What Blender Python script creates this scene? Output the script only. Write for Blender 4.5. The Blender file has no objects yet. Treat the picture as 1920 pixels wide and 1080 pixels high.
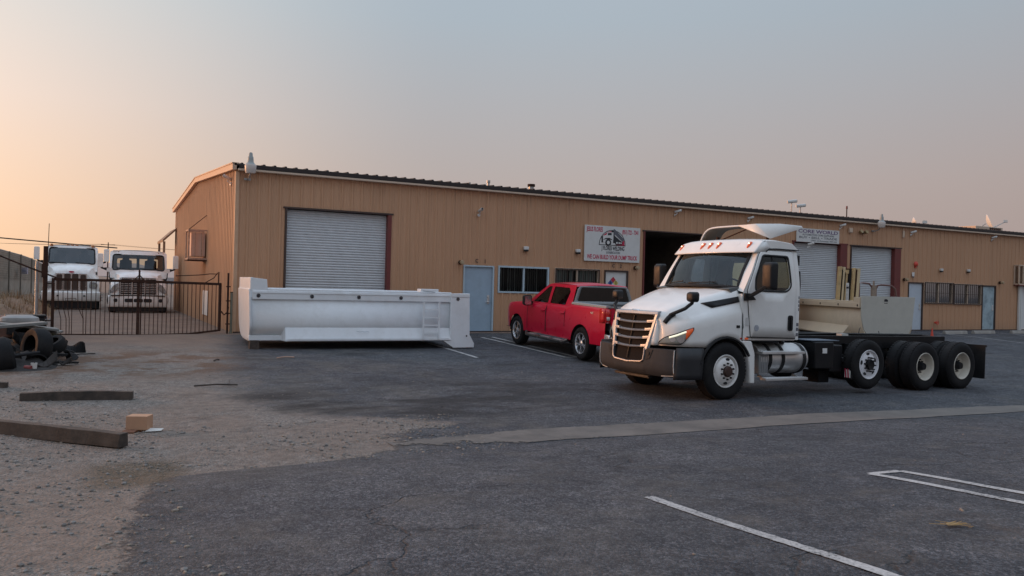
import bpy, bmesh, math, random
from math import sin, cos, pi, radians, sqrt, atan2, floor
from mathutils import Vector, Matrix, noise
random.seed(7)
S = bpy.context.scene
COL = S.collection

# ------------------------------------------------------------------ camera
cam = bpy.data.cameras.new('camera'); camo = bpy.data.objects.new('camera', cam); COL.objects.link(camo)
cam.sensor_width = 36; cam.lens = 1530/1920*36; cam.clip_start = .1; cam.clip_end = 6000
cr = Vector((.88615709, -.46265779, .02594951)); cu = Vector((-.02169118, .01452234, .99965924)); cf = Vector((.46287698, .886418, -.00283348))
m = Matrix(((cr.x, cu.x, -cf.x, -3.7496), (cr.y, cu.y, -cf.y, -24.2338), (cr.z, cu.z, -cf.z, 1.55), (0, 0, 0, 1)))
camo.matrix_world = m
S.camera = camo
S.view_settings.view_transform = 'Standard'; S.view_settings.look = 'None'
S.view_settings.gamma = 1; S.view_settings.exposure = .42; S.view_settings.use_curve_mapping = False
S.render.resolution_x = 1024; S.render.resolution_y = 576

# ------------------------------------------------------------------ sky and sun
SUN_AZ = radians(-46)      # from +Y, clockwise positive: the sun has gone down to the left of the shed
SUN_EL = radians(4)
sd = Vector((sin(SUN_AZ)*cos(SUN_EL), cos(SUN_AZ)*cos(SUN_EL), sin(SUN_EL)))
W = bpy.data.worlds.new('World'); S.world = W; W.use_nodes = True
nt = W.node_tree; nt.nodes.clear()
def N(nt, t, **k):
    n = nt.nodes.new(t)
    for a, b in k.items():
        if a in n.inputs: n.inputs[a].default_value = b
        else: setattr(n, a, b)
    return n
def L(nt, a, b): nt.links.new(a, b)
def ramp(nt, stops, interp='LINEAR'):
    r = nt.nodes.new('ShaderNodeValToRGB'); r.color_ramp.interpolation = interp
    e = r.color_ramp.elements
    while len(e) < len(stops): e.new(.5)
    for i, (p, c) in enumerate(stops):
        e[i].position = p; e[i].color = (*c, 1) if len(c) == 3 else c
    return r
def s2l(r, g, b):
    f = lambda v: (v/255/12.92) if v/255 < .04045 else ((v/255+.055)/1.055)**2.4
    return (f(r), f(g), f(b))
def math_(nt, op, a=None, b=None, c=None, clamp=False):
    n = nt.nodes.new('ShaderNodeMath'); n.operation = op; n.use_clamp = clamp
    for i, v in enumerate((a, b, c)):
        if v is None: continue
        if isinstance(v, (int, float)): n.inputs[i].default_value = v
        else: nt.links.new(v, n.inputs[i])
    return n.outputs[0]
def mix(nt, f, a, b, t='MIX'):
    n = nt.nodes.new('ShaderNodeMix'); n.data_type = 'RGBA'; n.blend_type = t
    for i, v in ((0, f), (6, a), (7, b)):
        if isinstance(v, (int, float)): n.inputs[i].default_value = v
        elif isinstance(v, tuple): n.inputs[i].default_value = (*v, 1) if len(v) == 3 else v
        else: nt.links.new(v, n.inputs[i])
    return n.outputs[2]
sky = N(nt, 'ShaderNodeTexSky', sky_type='NISHITA'); sky.sun_disc = False
sky.sun_elevation = radians(3); sky.sun_rotation = SUN_AZ; sky.dust_density = 4; sky.air_density = 1.2; sky.ozone_density = 1
tc = N(nt, 'ShaderNodeTexCoord'); sp = N(nt, 'ShaderNodeSeparateXYZ'); L(nt, tc.outputs['Generated'], sp.inputs[0])
el = math_(nt, 'ARCSINE', sp.outputs[2]); eln = math_(nt, 'DIVIDE', el, pi/2, clamp=True)
hx = math_(nt, 'ADD', math_(nt, 'MULTIPLY', sp.outputs[0], sin(SUN_AZ)), math_(nt, 'MULTIPLY', sp.outputs[1], cos(SUN_AZ)))
hl = math_(nt, 'SQRT', math_(nt, 'MAXIMUM', math_(nt, 'SUBTRACT', 1.0, math_(nt, 'MULTIPLY', sp.outputs[2], sp.outputs[2])), 1e-4))
ca = math_(nt, 'DIVIDE', hx, hl)                     # cosine of the azimuth from the sun
SK = 1.0
def sc(c, k=1): return tuple(v*k*SK for v in s2l(*c))
near = ramp(nt, [(0, sc((255, 208, 158), .95)), (.05, sc((254, 216, 182), .94)), (.12, sc((248, 226, 210), .90)), (.20, sc((231, 229, 224), .84)), (.30, sc((208, 214, 220), .9)), (.5, sc((190, 204, 222), 1.2)), (1, sc((190, 207, 230), 1.6))])
side = ramp(nt, [(0, sc((190, 165, 156), .82)), (.06, sc((187, 172, 167), .80)), (.12, sc((180, 176, 178), .82)), (.20, sc((166, 177, 187), .89)), (.3, sc((168, 182, 196), .88)), (.5, sc((188, 203, 222), 1.1)), (1, sc((190, 207, 230), 1.6))])
back = ramp(nt, [(0, sc((150, 140, 140), .8)), (.08, sc((168, 152, 150), .8)), (.2, sc((160, 167, 176), .8)), (.35, sc((175, 188, 205), .95)), (.5, sc((188, 203, 224), 1.1)), (1, sc((190, 207, 230), 1.6))])
for r in (near, side, back): L(nt, eln, r.inputs[0])
f1 = N(nt, 'ShaderNodeMapRange', interpolation_type='SMOOTHSTEP'); L(nt, ca, f1.inputs[0])
for i, v in enumerate((0.34, .97, 0, 1)): f1.inputs[i+1].default_value = v
f2 = N(nt, 'ShaderNodeMapRange', interpolation_type='SMOOTHSTEP'); L(nt, ca, f2.inputs[0])
for i, v in enumerate((-.8, .3, 0, 1)): f2.inputs[i+1].default_value = v
c1 = mix(nt, f2.outputs[0], back.outputs[0], side.outputs[0]); c2 = mix(nt, f1.outputs[0], c1, near.outputs[0])
vd = N(nt, 'ShaderNodeVectorMath', operation='DOT_PRODUCT'); L(nt, tc.outputs['Generated'], vd.inputs[0]); vd.inputs[1].default_value = tuple(sd)
gl = math_(nt, 'POWER', math_(nt, 'MAXIMUM', vd.outputs['Value'], 0.0), 10.)          # bright haze round the place where the sun went down
gc_ = N(nt, 'ShaderNodeMix', data_type='RGBA', blend_type='ADD'); gc_.inputs[0].default_value = 1; L(nt, c2, gc_.inputs[6]); gm_ = mix(nt, gl, (0, 0, 0), (.75, .34, .13)); L(nt, gm_, gc_.inputs[7]); c2 = gc_.outputs[2]
bg1 = N(nt, 'ShaderNodeBackground', Strength=.1); L(nt, sky.outputs[0], bg1.inputs[0])
bg2 = N(nt, 'ShaderNodeBackground', Strength=1.0); L(nt, c2, bg2.inputs[0])
ms = N(nt, 'ShaderNodeMixShader', Fac=.88); L(nt, bg1.outputs[0], ms.inputs[1]); L(nt, bg2.outputs[0], ms.inputs[2])
L(nt, ms.outputs[0], N(nt, 'ShaderNodeOutputWorld').inputs[0])
sl = bpy.data.lights.new('sun', 'SUN'); sl.energy = 2.3; sl.angle = radians(24); sl.color = (1, .43, .18)
so = bpy.data.objects.new('sun', sl); COL.objects.link(so); so.rotation_euler = sd.to_track_quat('Z', 'Y').to_euler()

# ------------------------------------------------------------------ materials
MT = {}
def M(name, col, rough=.5, metal=0., var=.10, scale=5., bump=0., bscale=80., coat=0., spec=.5, dirt=None, dscale=1.5, damt=.5, emit=None, estr=0., rvar=.12):
    if name in MT: return MT[name]
    mt = bpy.data.materials.new(name); mt.use_nodes = True; nt = mt.node_tree; b = nt.nodes['Principled BSDF']
    tc = N(nt, 'ShaderNodeTexCoord'); co = tc.outputs['Object']
    n1 = N(nt, 'ShaderNodeTexNoise', Scale=scale, Detail=6., Roughness=.62); L(nt, co, n1.inputs['Vector'])
    lo = tuple(max(0, v*(1-var)) for v in col); hi = tuple(min(1, v*(1+var)) for v in col)
    r = ramp(nt, [(.3, lo), (.7, hi)]); L(nt, n1.outputs[0], r.inputs[0]); out = r.outputs[0]
    if dirt:
        n2 = N(nt, 'ShaderNodeTexNoise', Scale=dscale, Detail=9., Roughness=.7); L(nt, co, n2.inputs['Vector'])
        rr = ramp(nt, [(.48, (0, 0, 0)), (.72, (damt,)*3)]); L(nt, n2.outputs[0], rr.inputs[0])
        out = mix(nt, rr.outputs[0], out, dirt)
    L(nt, out, b.inputs['Base Color'])
    rn = N(nt, 'ShaderNodeMapRange'); L(nt, n1.outputs[0], rn.inputs[0])
    for i, v in enumerate((.25, .75, max(.02, rough-rvar), min(1, rough+rvar))): rn.inputs[i+1].default_value = v
    L(nt, rn.outputs[0], b.inputs['Roughness'])
    b.inputs['Metallic'].default_value = metal; b.inputs['Specular IOR Level'].default_value = spec
    b.inputs['Coat Weight'].default_value = coat; b.inputs['Coat Roughness'].default_value = .05
    if bump:
        nb = N(nt, 'ShaderNodeTexNoise', Scale=bscale, Detail=4.); L(nt, co, nb.inputs['Vector'])
        bp = N(nt, 'ShaderNodeBump', Strength=bump, Distance=.01); L(nt, nb.outputs[0], bp.inputs['Height']); L(nt, bp.outputs[0], b.inputs['Normal'])
    if emit: b.inputs['Emission Color'].default_value = (*emit, 1); b.inputs['Emission Strength'].default_value = estr
    MT[name] = mt; return mt
def glass(name, tint, refl, rough=.02, gcol=1.):
    if name in MT: return MT[name]
    mt = bpy.data.materials.new(name); mt.use_nodes = True; nt = mt.node_tree; nt.nodes.clear()
    t = N(nt, 'ShaderNodeBsdfTransparent', Color=(*tint, 1)); g = N(nt, 'ShaderNodeBsdfGlossy', Roughness=rough)
    tc = N(nt, 'ShaderNodeTexCoord'); n1 = N(nt, 'ShaderNodeTexNoise', Scale=3., Detail=5.); L(nt, tc.outputs['Object'], n1.inputs['Vector'])
    r = ramp(nt, [(.3, (.78*gcol, .84*gcol, .88*gcol)), (.7, (.95*gcol, .97*gcol, gcol))]); L(nt, n1.outputs[0], r.inputs[0]); L(nt, r.outputs[0], g.inputs[0])
    lw = N(nt, 'ShaderNodeFresnel', IOR=1.5)
    f = math_(nt, 'ADD', math_(nt, 'MULTIPLY', lw.outputs[0], 1.0), refl, clamp=True)
    ms = N(nt, 'ShaderNodeMixShader'); L(nt, f, ms.inputs[0]); L(nt, t.outputs[0], ms.inputs[1]); L(nt, g.outputs[0], ms.inputs[2])
    L(nt, ms.outputs[0], N(nt, 'ShaderNodeOutputMaterial').inputs[0]); MT[name] = mt; return mt
white = M('white_truck_paint', (.78, .78, .755), .32, coat=.4, var=.03, dirt=(.45, .42, .37), dscale=2.2, damt=.16, rvar=.06)
white2 = M('dusty_white_paint', (.86, .85, .82), .42, var=.05, dirt=(.42, .36, .29), dscale=2., damt=.3)
bodyw = M('white_body_paint', (.77, .80, .82), .42, coat=.1, var=.04, scale=2.5, dirt=(.50, .49, .46), dscale=2.6, damt=.3, bump=.12, bscale=2.5)
beige = M('beige_body_paint', (.60, .50, .37), .45, var=.05, dirt=(.4, .33, .25), damt=.25)
beige_shade = M('beige_paint_shaded', (.46, .45, .40), .5, var=.05, dirt=(.35, .34, .3), damt=.3)  # body beige greyed to paint in the shade on the end plate
black = M('black_plastic', (.010, .0105, .012), .5, var=.25, spec=.3, bump=.06, bscale=200, dirt=(.05, .045, .04), damt=.3)
frameb = M('black_frame_paint', (.006, .0065, .008), .5, var=.2, spec=.25, dirt=(.03, .026, .023), damt=.2)
darkgrey = M('grey_plastic', (.052, .054, .058), .68, var=.12, bump=.06, bscale=250, spec=.08, dirt=(.10, .09, .08), damt=.3)
satin = M('satin_silver', (.40, .41, .43), .42, .4, var=.05, rvar=.05)
rubber = M('rubber', (.010, .010, .011), .8, var=.25, bump=.15, bscale=90, spec=.25, dirt=(.04, .035, .031), dscale=4, damt=.3)
chrome = M('chrome', (.60, .60, .61), .26, 1, var=.05, rvar=.06)
alu = M('brushed_aluminium', (.66, .66, .65), .42, .8, var=.06, scale=9, dirt=(.25, .22, .2), damt=.3)
rimw = M('white_wheel_paint', (.72, .71, .69), .38, var=.05, dirt=(.36, .31, .26), dscale=6, damt=.35)
hubm = M('rusty_hub', (.06, .032, .026), .6, .3, var=.3, scale=20)
lugm = M('dark_lug_metal', (.03, .028, .028), .4, .6, var=.2)
mesh_m = M('grille_mesh', (.018, .015, .014), .8, .0, spec=.08, var=.4, scale=60, bump=.5, bscale=120)
amber = M('amber_lens', (.6, .09, .02), .2, var=.1, emit=(1, .15, .03), estr=.12)
bulb = M('lit_bulb', (1, .75, .5), .3, emit=(1, .72, .45), estr=2.5)
redl = M('red_lens', (.55, .01, .012), .2, var=.1, coat=.4)
drl = M('lit_lamp_strip', (.95, .93, .75), .3, emit=(1, .97, .72), estr=.55)
lampgrey = M('lamp_housing', (.33, .32, .28), .2, .0, var=.15, coat=.4)
red = M('red_car_paint', (.50, .003, .032), .3, coat=.3, var=.05, rvar=.05, spec=.2)
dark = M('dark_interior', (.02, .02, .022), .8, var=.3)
seatm = M('grey_seat_fabric', (.07, .075, .08), .8, var=.2)
tinted = glass('tinted_glass', (.04, .045, .05), .0)
clear = glass('clear_glass', (.62, .70, .69), .0, gcol=.35, rough=.06)
wglass = glass('windscreen_glass', (.64, .74, .73), .05, gcol=.62)
galv = M('galvanised_steel', (.42, .43, .43), .42, .7, var=.15, scale=12)
rust = M('rusty_brown_steel', (.045, .022, .016), .8, .1, var=.35, scale=9, spec=.2, dirt=(.11, .05, .024), dscale=5, damt=.5)
wood = M('weathered_timber', (.07, .052, .041), .9, var=.45, scale=6, bump=.6, bscale=30, dirt=(.02, .018, .016), dscale=3.5, damt=.9)
card = M('cardboard', (.45, .255, .155), .8, var=.1, bump=.05, bscale=60)
paper = M('white_paper', (.62, .6, .56), .7, var=.08)
shut = M('white_shutter_paint', (.55, .57, .585), .45, var=.05, dirt=(.42, .41, .4), dscale=1.2, damt=.3)
redtrim = M('red_brown_trim', (.16, .035, .03), .6, var=.15)
browntrim = M('dark_brown_trim', (.055, .032, .026), .55, var=.2)
beigetrim = M('beige_trim', (.58, .45, .34), .5, var=.06)
bdoor = M('blue_grey_door_paint', (.33, .43, .52), .5, var=.05, dirt=(.24, .27, .3), damt=.3, dscale=2)
bframe = M('pale_blue_frame_paint', (.44, .54, .60), .5, var=.06)
whitep = M('white_panel', (.66, .66, .64), .5, var=.04, dirt=(.5, .47, .42), damt=.2)
signred = M('sign_red', (.50, .02, .07), .6, var=.05); signblk = M('sign_black', (.02, .02, .025), .6, var=.1)
signpur = M('sign_purple', (.16, .10, .20), .6, var=.05); signgrey = M('sign_grey', (.12, .12, .14), .6)
blind = M('blind_slat', (.55, .50, .47), .7, var=.12, scale=3)
conc = M('concrete', (.33, .31, .28), .85, var=.15, scale=4, bump=.25, bscale=60, dirt=(.16, .14, .12), damt=.6)
lampw = M('white_lamp_glass', (.56, .50, .46), .35, var=.05)
redsafety = M('red_orange_plastic', (.62, .07, .04), .5, var=.1)
darkroof = M('brown_roof_metal', (.025, .016, .014), .6, .1, var=.2)
tarp = M('dark_tarp', (.010, .010, .011), .85, var=.3, bump=.3, bscale=14)
slab = M('grey_board', (.20, .195, .18), .75, var=.2, scale=4, bump=.2, bscale=40)
straw = M('dry_straw', (.34, .23, .10), .8, var=.3)
tan = M('tan_machine_paint', (.50, .36, .18), .5, var=.15, dirt=(.2, .13, .07), dscale=6, damt=.5)

def siding_mat(name, col):
    mt = bpy.data.materials.new(name); mt.use_nodes = True; nt = mt.node_tree; b = nt.nodes['Principled BSDF']
    g = N(nt, 'ShaderNodeNewGeometry'); sp = N(nt, 'ShaderNodeSeparateXYZ'); L(nt, g.outputs['Position'], sp.inputs[0])
    u = math_(nt, 'ADD', sp.outputs[0], sp.outputs[1])
    cell = math_(nt, 'FLOOR', math_(nt, 'DIVIDE', u, .914))
    wn = N(nt, 'ShaderNodeTexWhiteNoise', noise_dimensions='1D'); L(nt, cell, wn.inputs['W'])
    mp = N(nt, 'ShaderNodeMapping'); L(nt, g.outputs['Position'], mp.inputs[0]); mp.inputs['Scale'].default_value = (2.2, 2.2, .16)
    n1 = N(nt, 'ShaderNodeTexNoise', Scale=2.4, Detail=8., Roughness=.65); L(nt, mp.outputs[0], n1.inputs['Vector'])
    k = math_(nt, 'ADD', math_(nt, 'MULTIPLY', n1.outputs[0], .34), math_(nt, 'MULTIPLY', wn.outputs[0], .07))
    r = ramp(nt, [(.08, tuple(v*.87 for v in col)), (.34, tuple(v*1.10 for v in col))]); L(nt, k, r.inputs[0])
    # splash-back dirt near the ground and rust freckles
    lo = N(nt, 'ShaderNodeMapRange'); L(nt, sp.outputs[2], lo.inputs[0])
    for i, v in enumerate((.0, .5, .5, 0)): lo.inputs[i+1].default_value = v
    n2 = N(nt, 'ShaderNodeTexNoise', Scale=5., Detail=6.); L(nt, g.outputs['Position'], n2.inputs['Vector'])
    c = mix(nt, math_(nt, 'MULTIPLY', lo.outputs[0], n2.outputs[0]), r.outputs[0], (.26, .19, .14))
    m2 = N(nt, 'ShaderNodeMapping'); L(nt, g.outputs['Position'], m2.inputs[0]); m2.inputs['Scale'].default_value = (5, 5, .35)
    n3 = N(nt, 'ShaderNodeTexNoise', Scale=2.2, Detail=5.); L(nt, m2.outputs[0], n3.inputs['Vector'])
    hi = N(nt, 'ShaderNodeMapRange'); L(nt, sp.outputs[2], hi.inputs[0])
    for i, v in enumerate((2.6, 4.6, 0, 1)): hi.inputs[i+1].default_value = v
    sk = N(nt, 'ShaderNodeMapRange', interpolation_type='SMOOTHSTEP'); L(nt, n3.outputs[0], sk.inputs[0])
    for i, v in enumerate((.56, .72, 0, .55)): sk.inputs[i+1].default_value = v
    c = mix(nt, math_(nt, 'MULTIPLY', sk.outputs[0], hi.outputs[0]), c, tuple(v*.55 for v in col))
    L(nt, c, b.inputs['Base Color']); b.inputs['Roughness'].default_value = .52
    MT[name] = mt; return mt
sidm = siding_mat('tan_siding', (.525, .298, .172))

# ------------------------------------------------------------------ mesh helpers
class MB:
    def __init__(s): s.v = []; s.f = []; s.mi = []; s.c = 0
    def mat(s, i): s.c = i; return s
    def add(s, vs, fs):
        o = len(s.v); s.v += [tuple(v) for v in vs]
        for f in fs: s.f.append([o+i for i in f]); s.mi.append(s.c)
        return s
    def box(s, x0, x1, y0, y1, z0, z1, R=None):
        vs = [Vector((x, y, z)) for z in (z0, z1) for y in (y0, y1) for x in (x0, x1)]
        if R is not None: vs = [R @ v for v in vs]
        return s.add(vs, [(0, 2, 3, 1), (4, 5, 7, 6), (0, 1, 5, 4), (2, 6, 7, 3), (0, 4, 6, 2), (1, 3, 7, 5)])
    def bar(s, a, b, w, h=None, up=(0, 0, 1)):
        h = h or w; a = Vector(a); b = Vector(b); d = (b-a).normalized(); up = Vector(up)
        if abs(d.dot(up)) > .98: up = Vector((1, 0, 0))
        r = d.cross(up).normalized(); u = r.cross(d)
        vs = [p+r*i*w/2+u*j*h/2 for p in (a, b) for j in (-1, 1) for i in (-1, 1)]
        return s.add(vs, [(0, 2, 3, 1), (4, 5, 7, 6), (0, 1, 5, 4), (2, 6, 7, 3), (0, 4, 6, 2), (1, 3, 7, 5)])
    def loft(s, rings, closed=True, cap=True):
        n = len(rings[0]); vs = [v for r in rings for v in r]; fs = []
        for i in range(len(rings)-1):
            for j in range(n if closed else n-1):
                k = (j+1) % n; fs.append((i*n+j, i*n+k, (i+1)*n+k, (i+1)*n+j))
        if cap and closed:
            fs.append(tuple(range(n-1, -1, -1))); fs.append(tuple((len(rings)-1)*n+i for i in range(n)))
        return s.add(vs, fs)
    def grid(s, rows): return s.loft(rows, False, False)
    def cyl(s, a, b, r0, r1=None, n=16, cap=True):
        r1 = r0 if r1 is None else r1; a = Vector(a); b = Vector(b); q = (b-a).normalized().to_track_quat('Z', 'Y')
        return s.loft([[p+q @ Vector((r*cos(2*pi*i/n), r*sin(2*pi*i/n), 0)) for i in range(n)] for p, r in ((a, r0), (b, r1))], True, cap)
    def tube(s, pts, r, n=8, closed=False):
        pts = [Vector(p) for p in pts]; rings = []; m = len(pts); nrm = None
        for i, p in enumerate(pts):
            d = (pts[(i+1) % m]-pts[i-1]) if closed else (pts[min(i+1, m-1)]-pts[max(i-1, 0)])
            d.normalize()
            if nrm is None: nrm = d.orthogonal().normalized()
            nrm = (nrm-d*nrm.dot(d)).normalized(); bi = d.cross(nrm)
            rings.append([p+(nrm*cos(2*pi*k/n)+bi*sin(2*pi*k/n))*r for k in range(n)])
        if closed: rings.append(rings[0])
        return s.loft(rings, True, not closed)
    def lathe(s, prof, o=(0, 0, 0), ax='Y', n=32, closed=False):
        rings = []; o = Vector(o)
        for r, h in prof:
            rg = []
            for i in range(n):
                a = 2*pi*i/n; p = {'Y': (r*cos(a), h, r*sin(a)), 'Z': (r*cos(a), r*sin(a), h), 'X': (h, r*cos(a), r*sin(a))}[ax]
                rg.append(o+Vector(p))
            rings.append(rg)
        return s.loft(rings, True, False)
    def prism(s, poly, vec):
        vec = Vector(vec); a = [Vector(p) for p in poly]; n = len(a)
        return s.add(a+[p+vec for p in a], [tuple(range(n-1, -1, -1)), tuple(range(n, 2*n))]+[(i, (i+1) % n, n+(i+1) % n, n+i) for i in range(n)])
    def build(s, name, mats, parent=None, smooth=32, bevel=0, seg=2, subd=0, solid=0):
        me = bpy.data.meshes.new(name); me.from_pydata(s.v, [], s.f)
        if not isinstance(mats, (list, tuple)): mats = [mats]
        for m_ in mats: me.materials.append(m_)
        me.polygons.foreach_set('material_index', s.mi)
        bm = bmesh.new(); bm.from_mesh(me); bmesh.ops.remove_doubles(bm, verts=bm.verts, dist=1e-5); bmesh.ops.recalc_face_normals(bm, faces=bm.faces)
        bm.to_mesh(me); bm.free()
        if smooth:
            me.polygons.foreach_set('use_smooth', [True]*len(me.polygons)); me.set_sharp_from_angle(angle=radians(smooth))
        o = bpy.data.objects.new(name, me); COL.objects.link(o)
        if parent: o.parent = parent
        if solid: md = o.modifiers.new('solid', 'SOLIDIFY'); md.thickness = solid; md.offset = 0
        if bevel:
            md = o.modifiers.new('bevel', 'BEVEL'); md.width = bevel; md.segments = seg; md.limit_method = 'ANGLE'; md.angle_limit = radians(40)
        return o
def tag(o, label, cat, group=None, kind=None):
    o['label'] = label; o['category'] = cat
    if group: o['group'] = group
    if kind: o['kind'] = kind
    return o
def thing(name, label, cat, loc=(0, 0, 0), rz=0, group=None, mw=None):
    o = bpy.data.objects.new(name, None); COL.objects.link(o); o.empty_display_size = .2
    if mw is not None: o.matrix_world = mw
    else: o.location = loc; o.rotation_euler = (0, 0, rz)
    return tag(o, label, cat, group)
def copy_tree(o, parent=None):
    c = o.copy(); COL.objects.link(c)
    if parent: c.parent = parent
    for ch in list(o.children): copy_tree(ch, c)
    return c
def rr(w, h, r, n=4, cx=0, cy=0):      # rounded rectangle outline
    out = []
    for (sx, sy, a0) in ((1, 1, 0), (-1, 1, 90), (-1, -1, 180), (1, -1, 270)):
        for i in range(n+1):
            a = radians(a0+90*i/n); out.append((cx+sx*(w/2-r)+r*cos(a), cy+sy*(h/2-r)+r*sin(a)))
    return out
def fillet(poly, r, n=4):              # rounds the corners of a 2-D polygon
    out = []; m_ = len(poly)
    for i in range(m_):
        p = Vector(poly[i]); a = Vector(poly[i-1])-p; b = Vector(poly[(i+1) % m_])-p
        k = min(r, a.length*.45, b.length*.45); p0 = p+a.normalized()*k; p1 = p+b.normalized()*k
        for j in range(n+1):
            t = j/n; out.append(tuple(p0*(1-t)**2+p*2*t*(1-t)+p1*t*t))
    return out
def raycast(poly, c, a):
    d = (cos(a), sin(a)); best = None
    for i in range(len(poly)):
        x1, y1 = poly[i]; x2, y2 = poly[(i+1) % len(poly)]; ex, ey = x2-x1, y2-y1
        den = d[0]*ey-d[1]*ex
        if abs(den) < 1e-12: continue
        t = ((x1-c[0])*ey-(y1-c[1])*ex)/den; u = ((x1-c[0])*d[1]-(y1-c[1])*d[0])/den
        if t > 0 and -1e-7 <= u <= 1+1e-7 and (best is None or t < best): best = t
    return (c[0]+d[0]*(best or 0), c[1]+d[1]*(best or 0))
def panel(mb, outer, fn, inner=None, n=40, rings=3):
    """a sheet with outline `outer` (and an opening `inner`) bent onto fn(u, v) -> point"""
    ref = inner or outer
    c = (sum(p[0] for p in ref)/len(ref), sum(p[1] for p in ref)/len(ref))
    an = sorted(set([round(-pi+2*pi*i/n, 4) for i in range(n)]+[round(atan2(p[1]-c[1], p[0]-c[0]), 4) for p in outer+(inner or [])]))
    O = [raycast(outer, c, a) for a in an]; I = [raycast(inner, c, a) for a in an] if inner else [c]*len(an)
    rows = []
    for k in range(rings+1):
        t = k/rings; rows.append([fn(o[0]*(1-t)+i[0]*t, o[1]*(1-t)+i[1]*t) for o, i in zip(O, I)])
    mb.loft(rows, True, False)
def text(name, body, mat, parent, loc, h, rot=(pi/2, 0, 0), w=None, bold=0., align='CENTER', space=1.0):
    cu_ = bpy.data.curves.new(name, 'FONT'); cu_.body = body; cu_.size = h/.70; cu_.align_x = align; cu_.align_y = 'BOTTOM_BASELINE'
    cu_.offset = bold*h; cu_.extrude = .002; cu_.space_character = space; cu_.resolution_u = 3
    tmp = bpy.data.objects.new('tmp', cu_); COL.objects.link(tmp); bpy.context.view_layer.update()
    me = bpy.data.meshes.new_from_object(tmp.evaluated_get(bpy.context.evaluated_depsgraph_get())); bpy.data.objects.remove(tmp); bpy.data.curves.remove(cu_)
    xs_ = [v.co.x for v in me.vertices]; k = w/(max(xs_)-min(xs_)) if w else 1
    for v in me.vertices: v.co.x *= k
    me.name = name; me.materials.clear(); me.materials.append(mat)
    o = bpy.data.objects.new(name, me); COL.objects.link(o); o.parent = parent; o.location = loc; o.rotation_euler = rot
    return o
def lerp(t, xs, ys):
    if t <= xs[0]: return ys[0]
    for i in range(len(xs)-1):
        if t <= xs[i+1]:
            k = (t-xs[i])/(xs[i+1]-xs[i]); return ys[i]+(ys[i+1]-ys[i])*k
    return ys[-1]

# ------------------------------------------------------------------ ground: one sheet falling to a valley gutter and rising to the camera
GY = [-60, -30, -24, -21, -16.2, -15.4, -14.5, -13.8, -11.9, -6, -1.5, -.2, 0]
GZ = [.9, .30, .06, -.06, -.35, -.405, -.405, -.40, -.385, -.19, -.045, -.005, 0]
def gz(x, y):
    z = lerp(y, GY, GZ)
    k = max(0, min(1, (x-6.5)/7))*max(0, min(1, (-y-3)/4))
    z -= .085*k
    if x < -1 and y < -.5:
        z += .035*min(1, (-1-x)/2)*noise.noise((x*.5, y*.5, 3))
    return z+(.012*noise.noise((x*.7, y*.7, 0)) if y < -.3 else 0)
def axis(a, b, s, far): 
    out = []; v = a
    while v < b-1e-6: out.append(v); v += s
    out.append(b); st = s; lo = [a]; hi = [b]
    while hi[-1] < far: st *= 1.45; hi.append(hi[-1]+st); lo.append(lo[-1]-st)
    return sorted(lo[1:])+out+hi[1:]
gx = axis(-13, 22, .22, 2600); gy = axis(-24, 1.0, .18, 2600)
gb = MB(); gb.grid([[(x, y, gz(x, y)) for x in gx] for y in gy])
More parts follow.
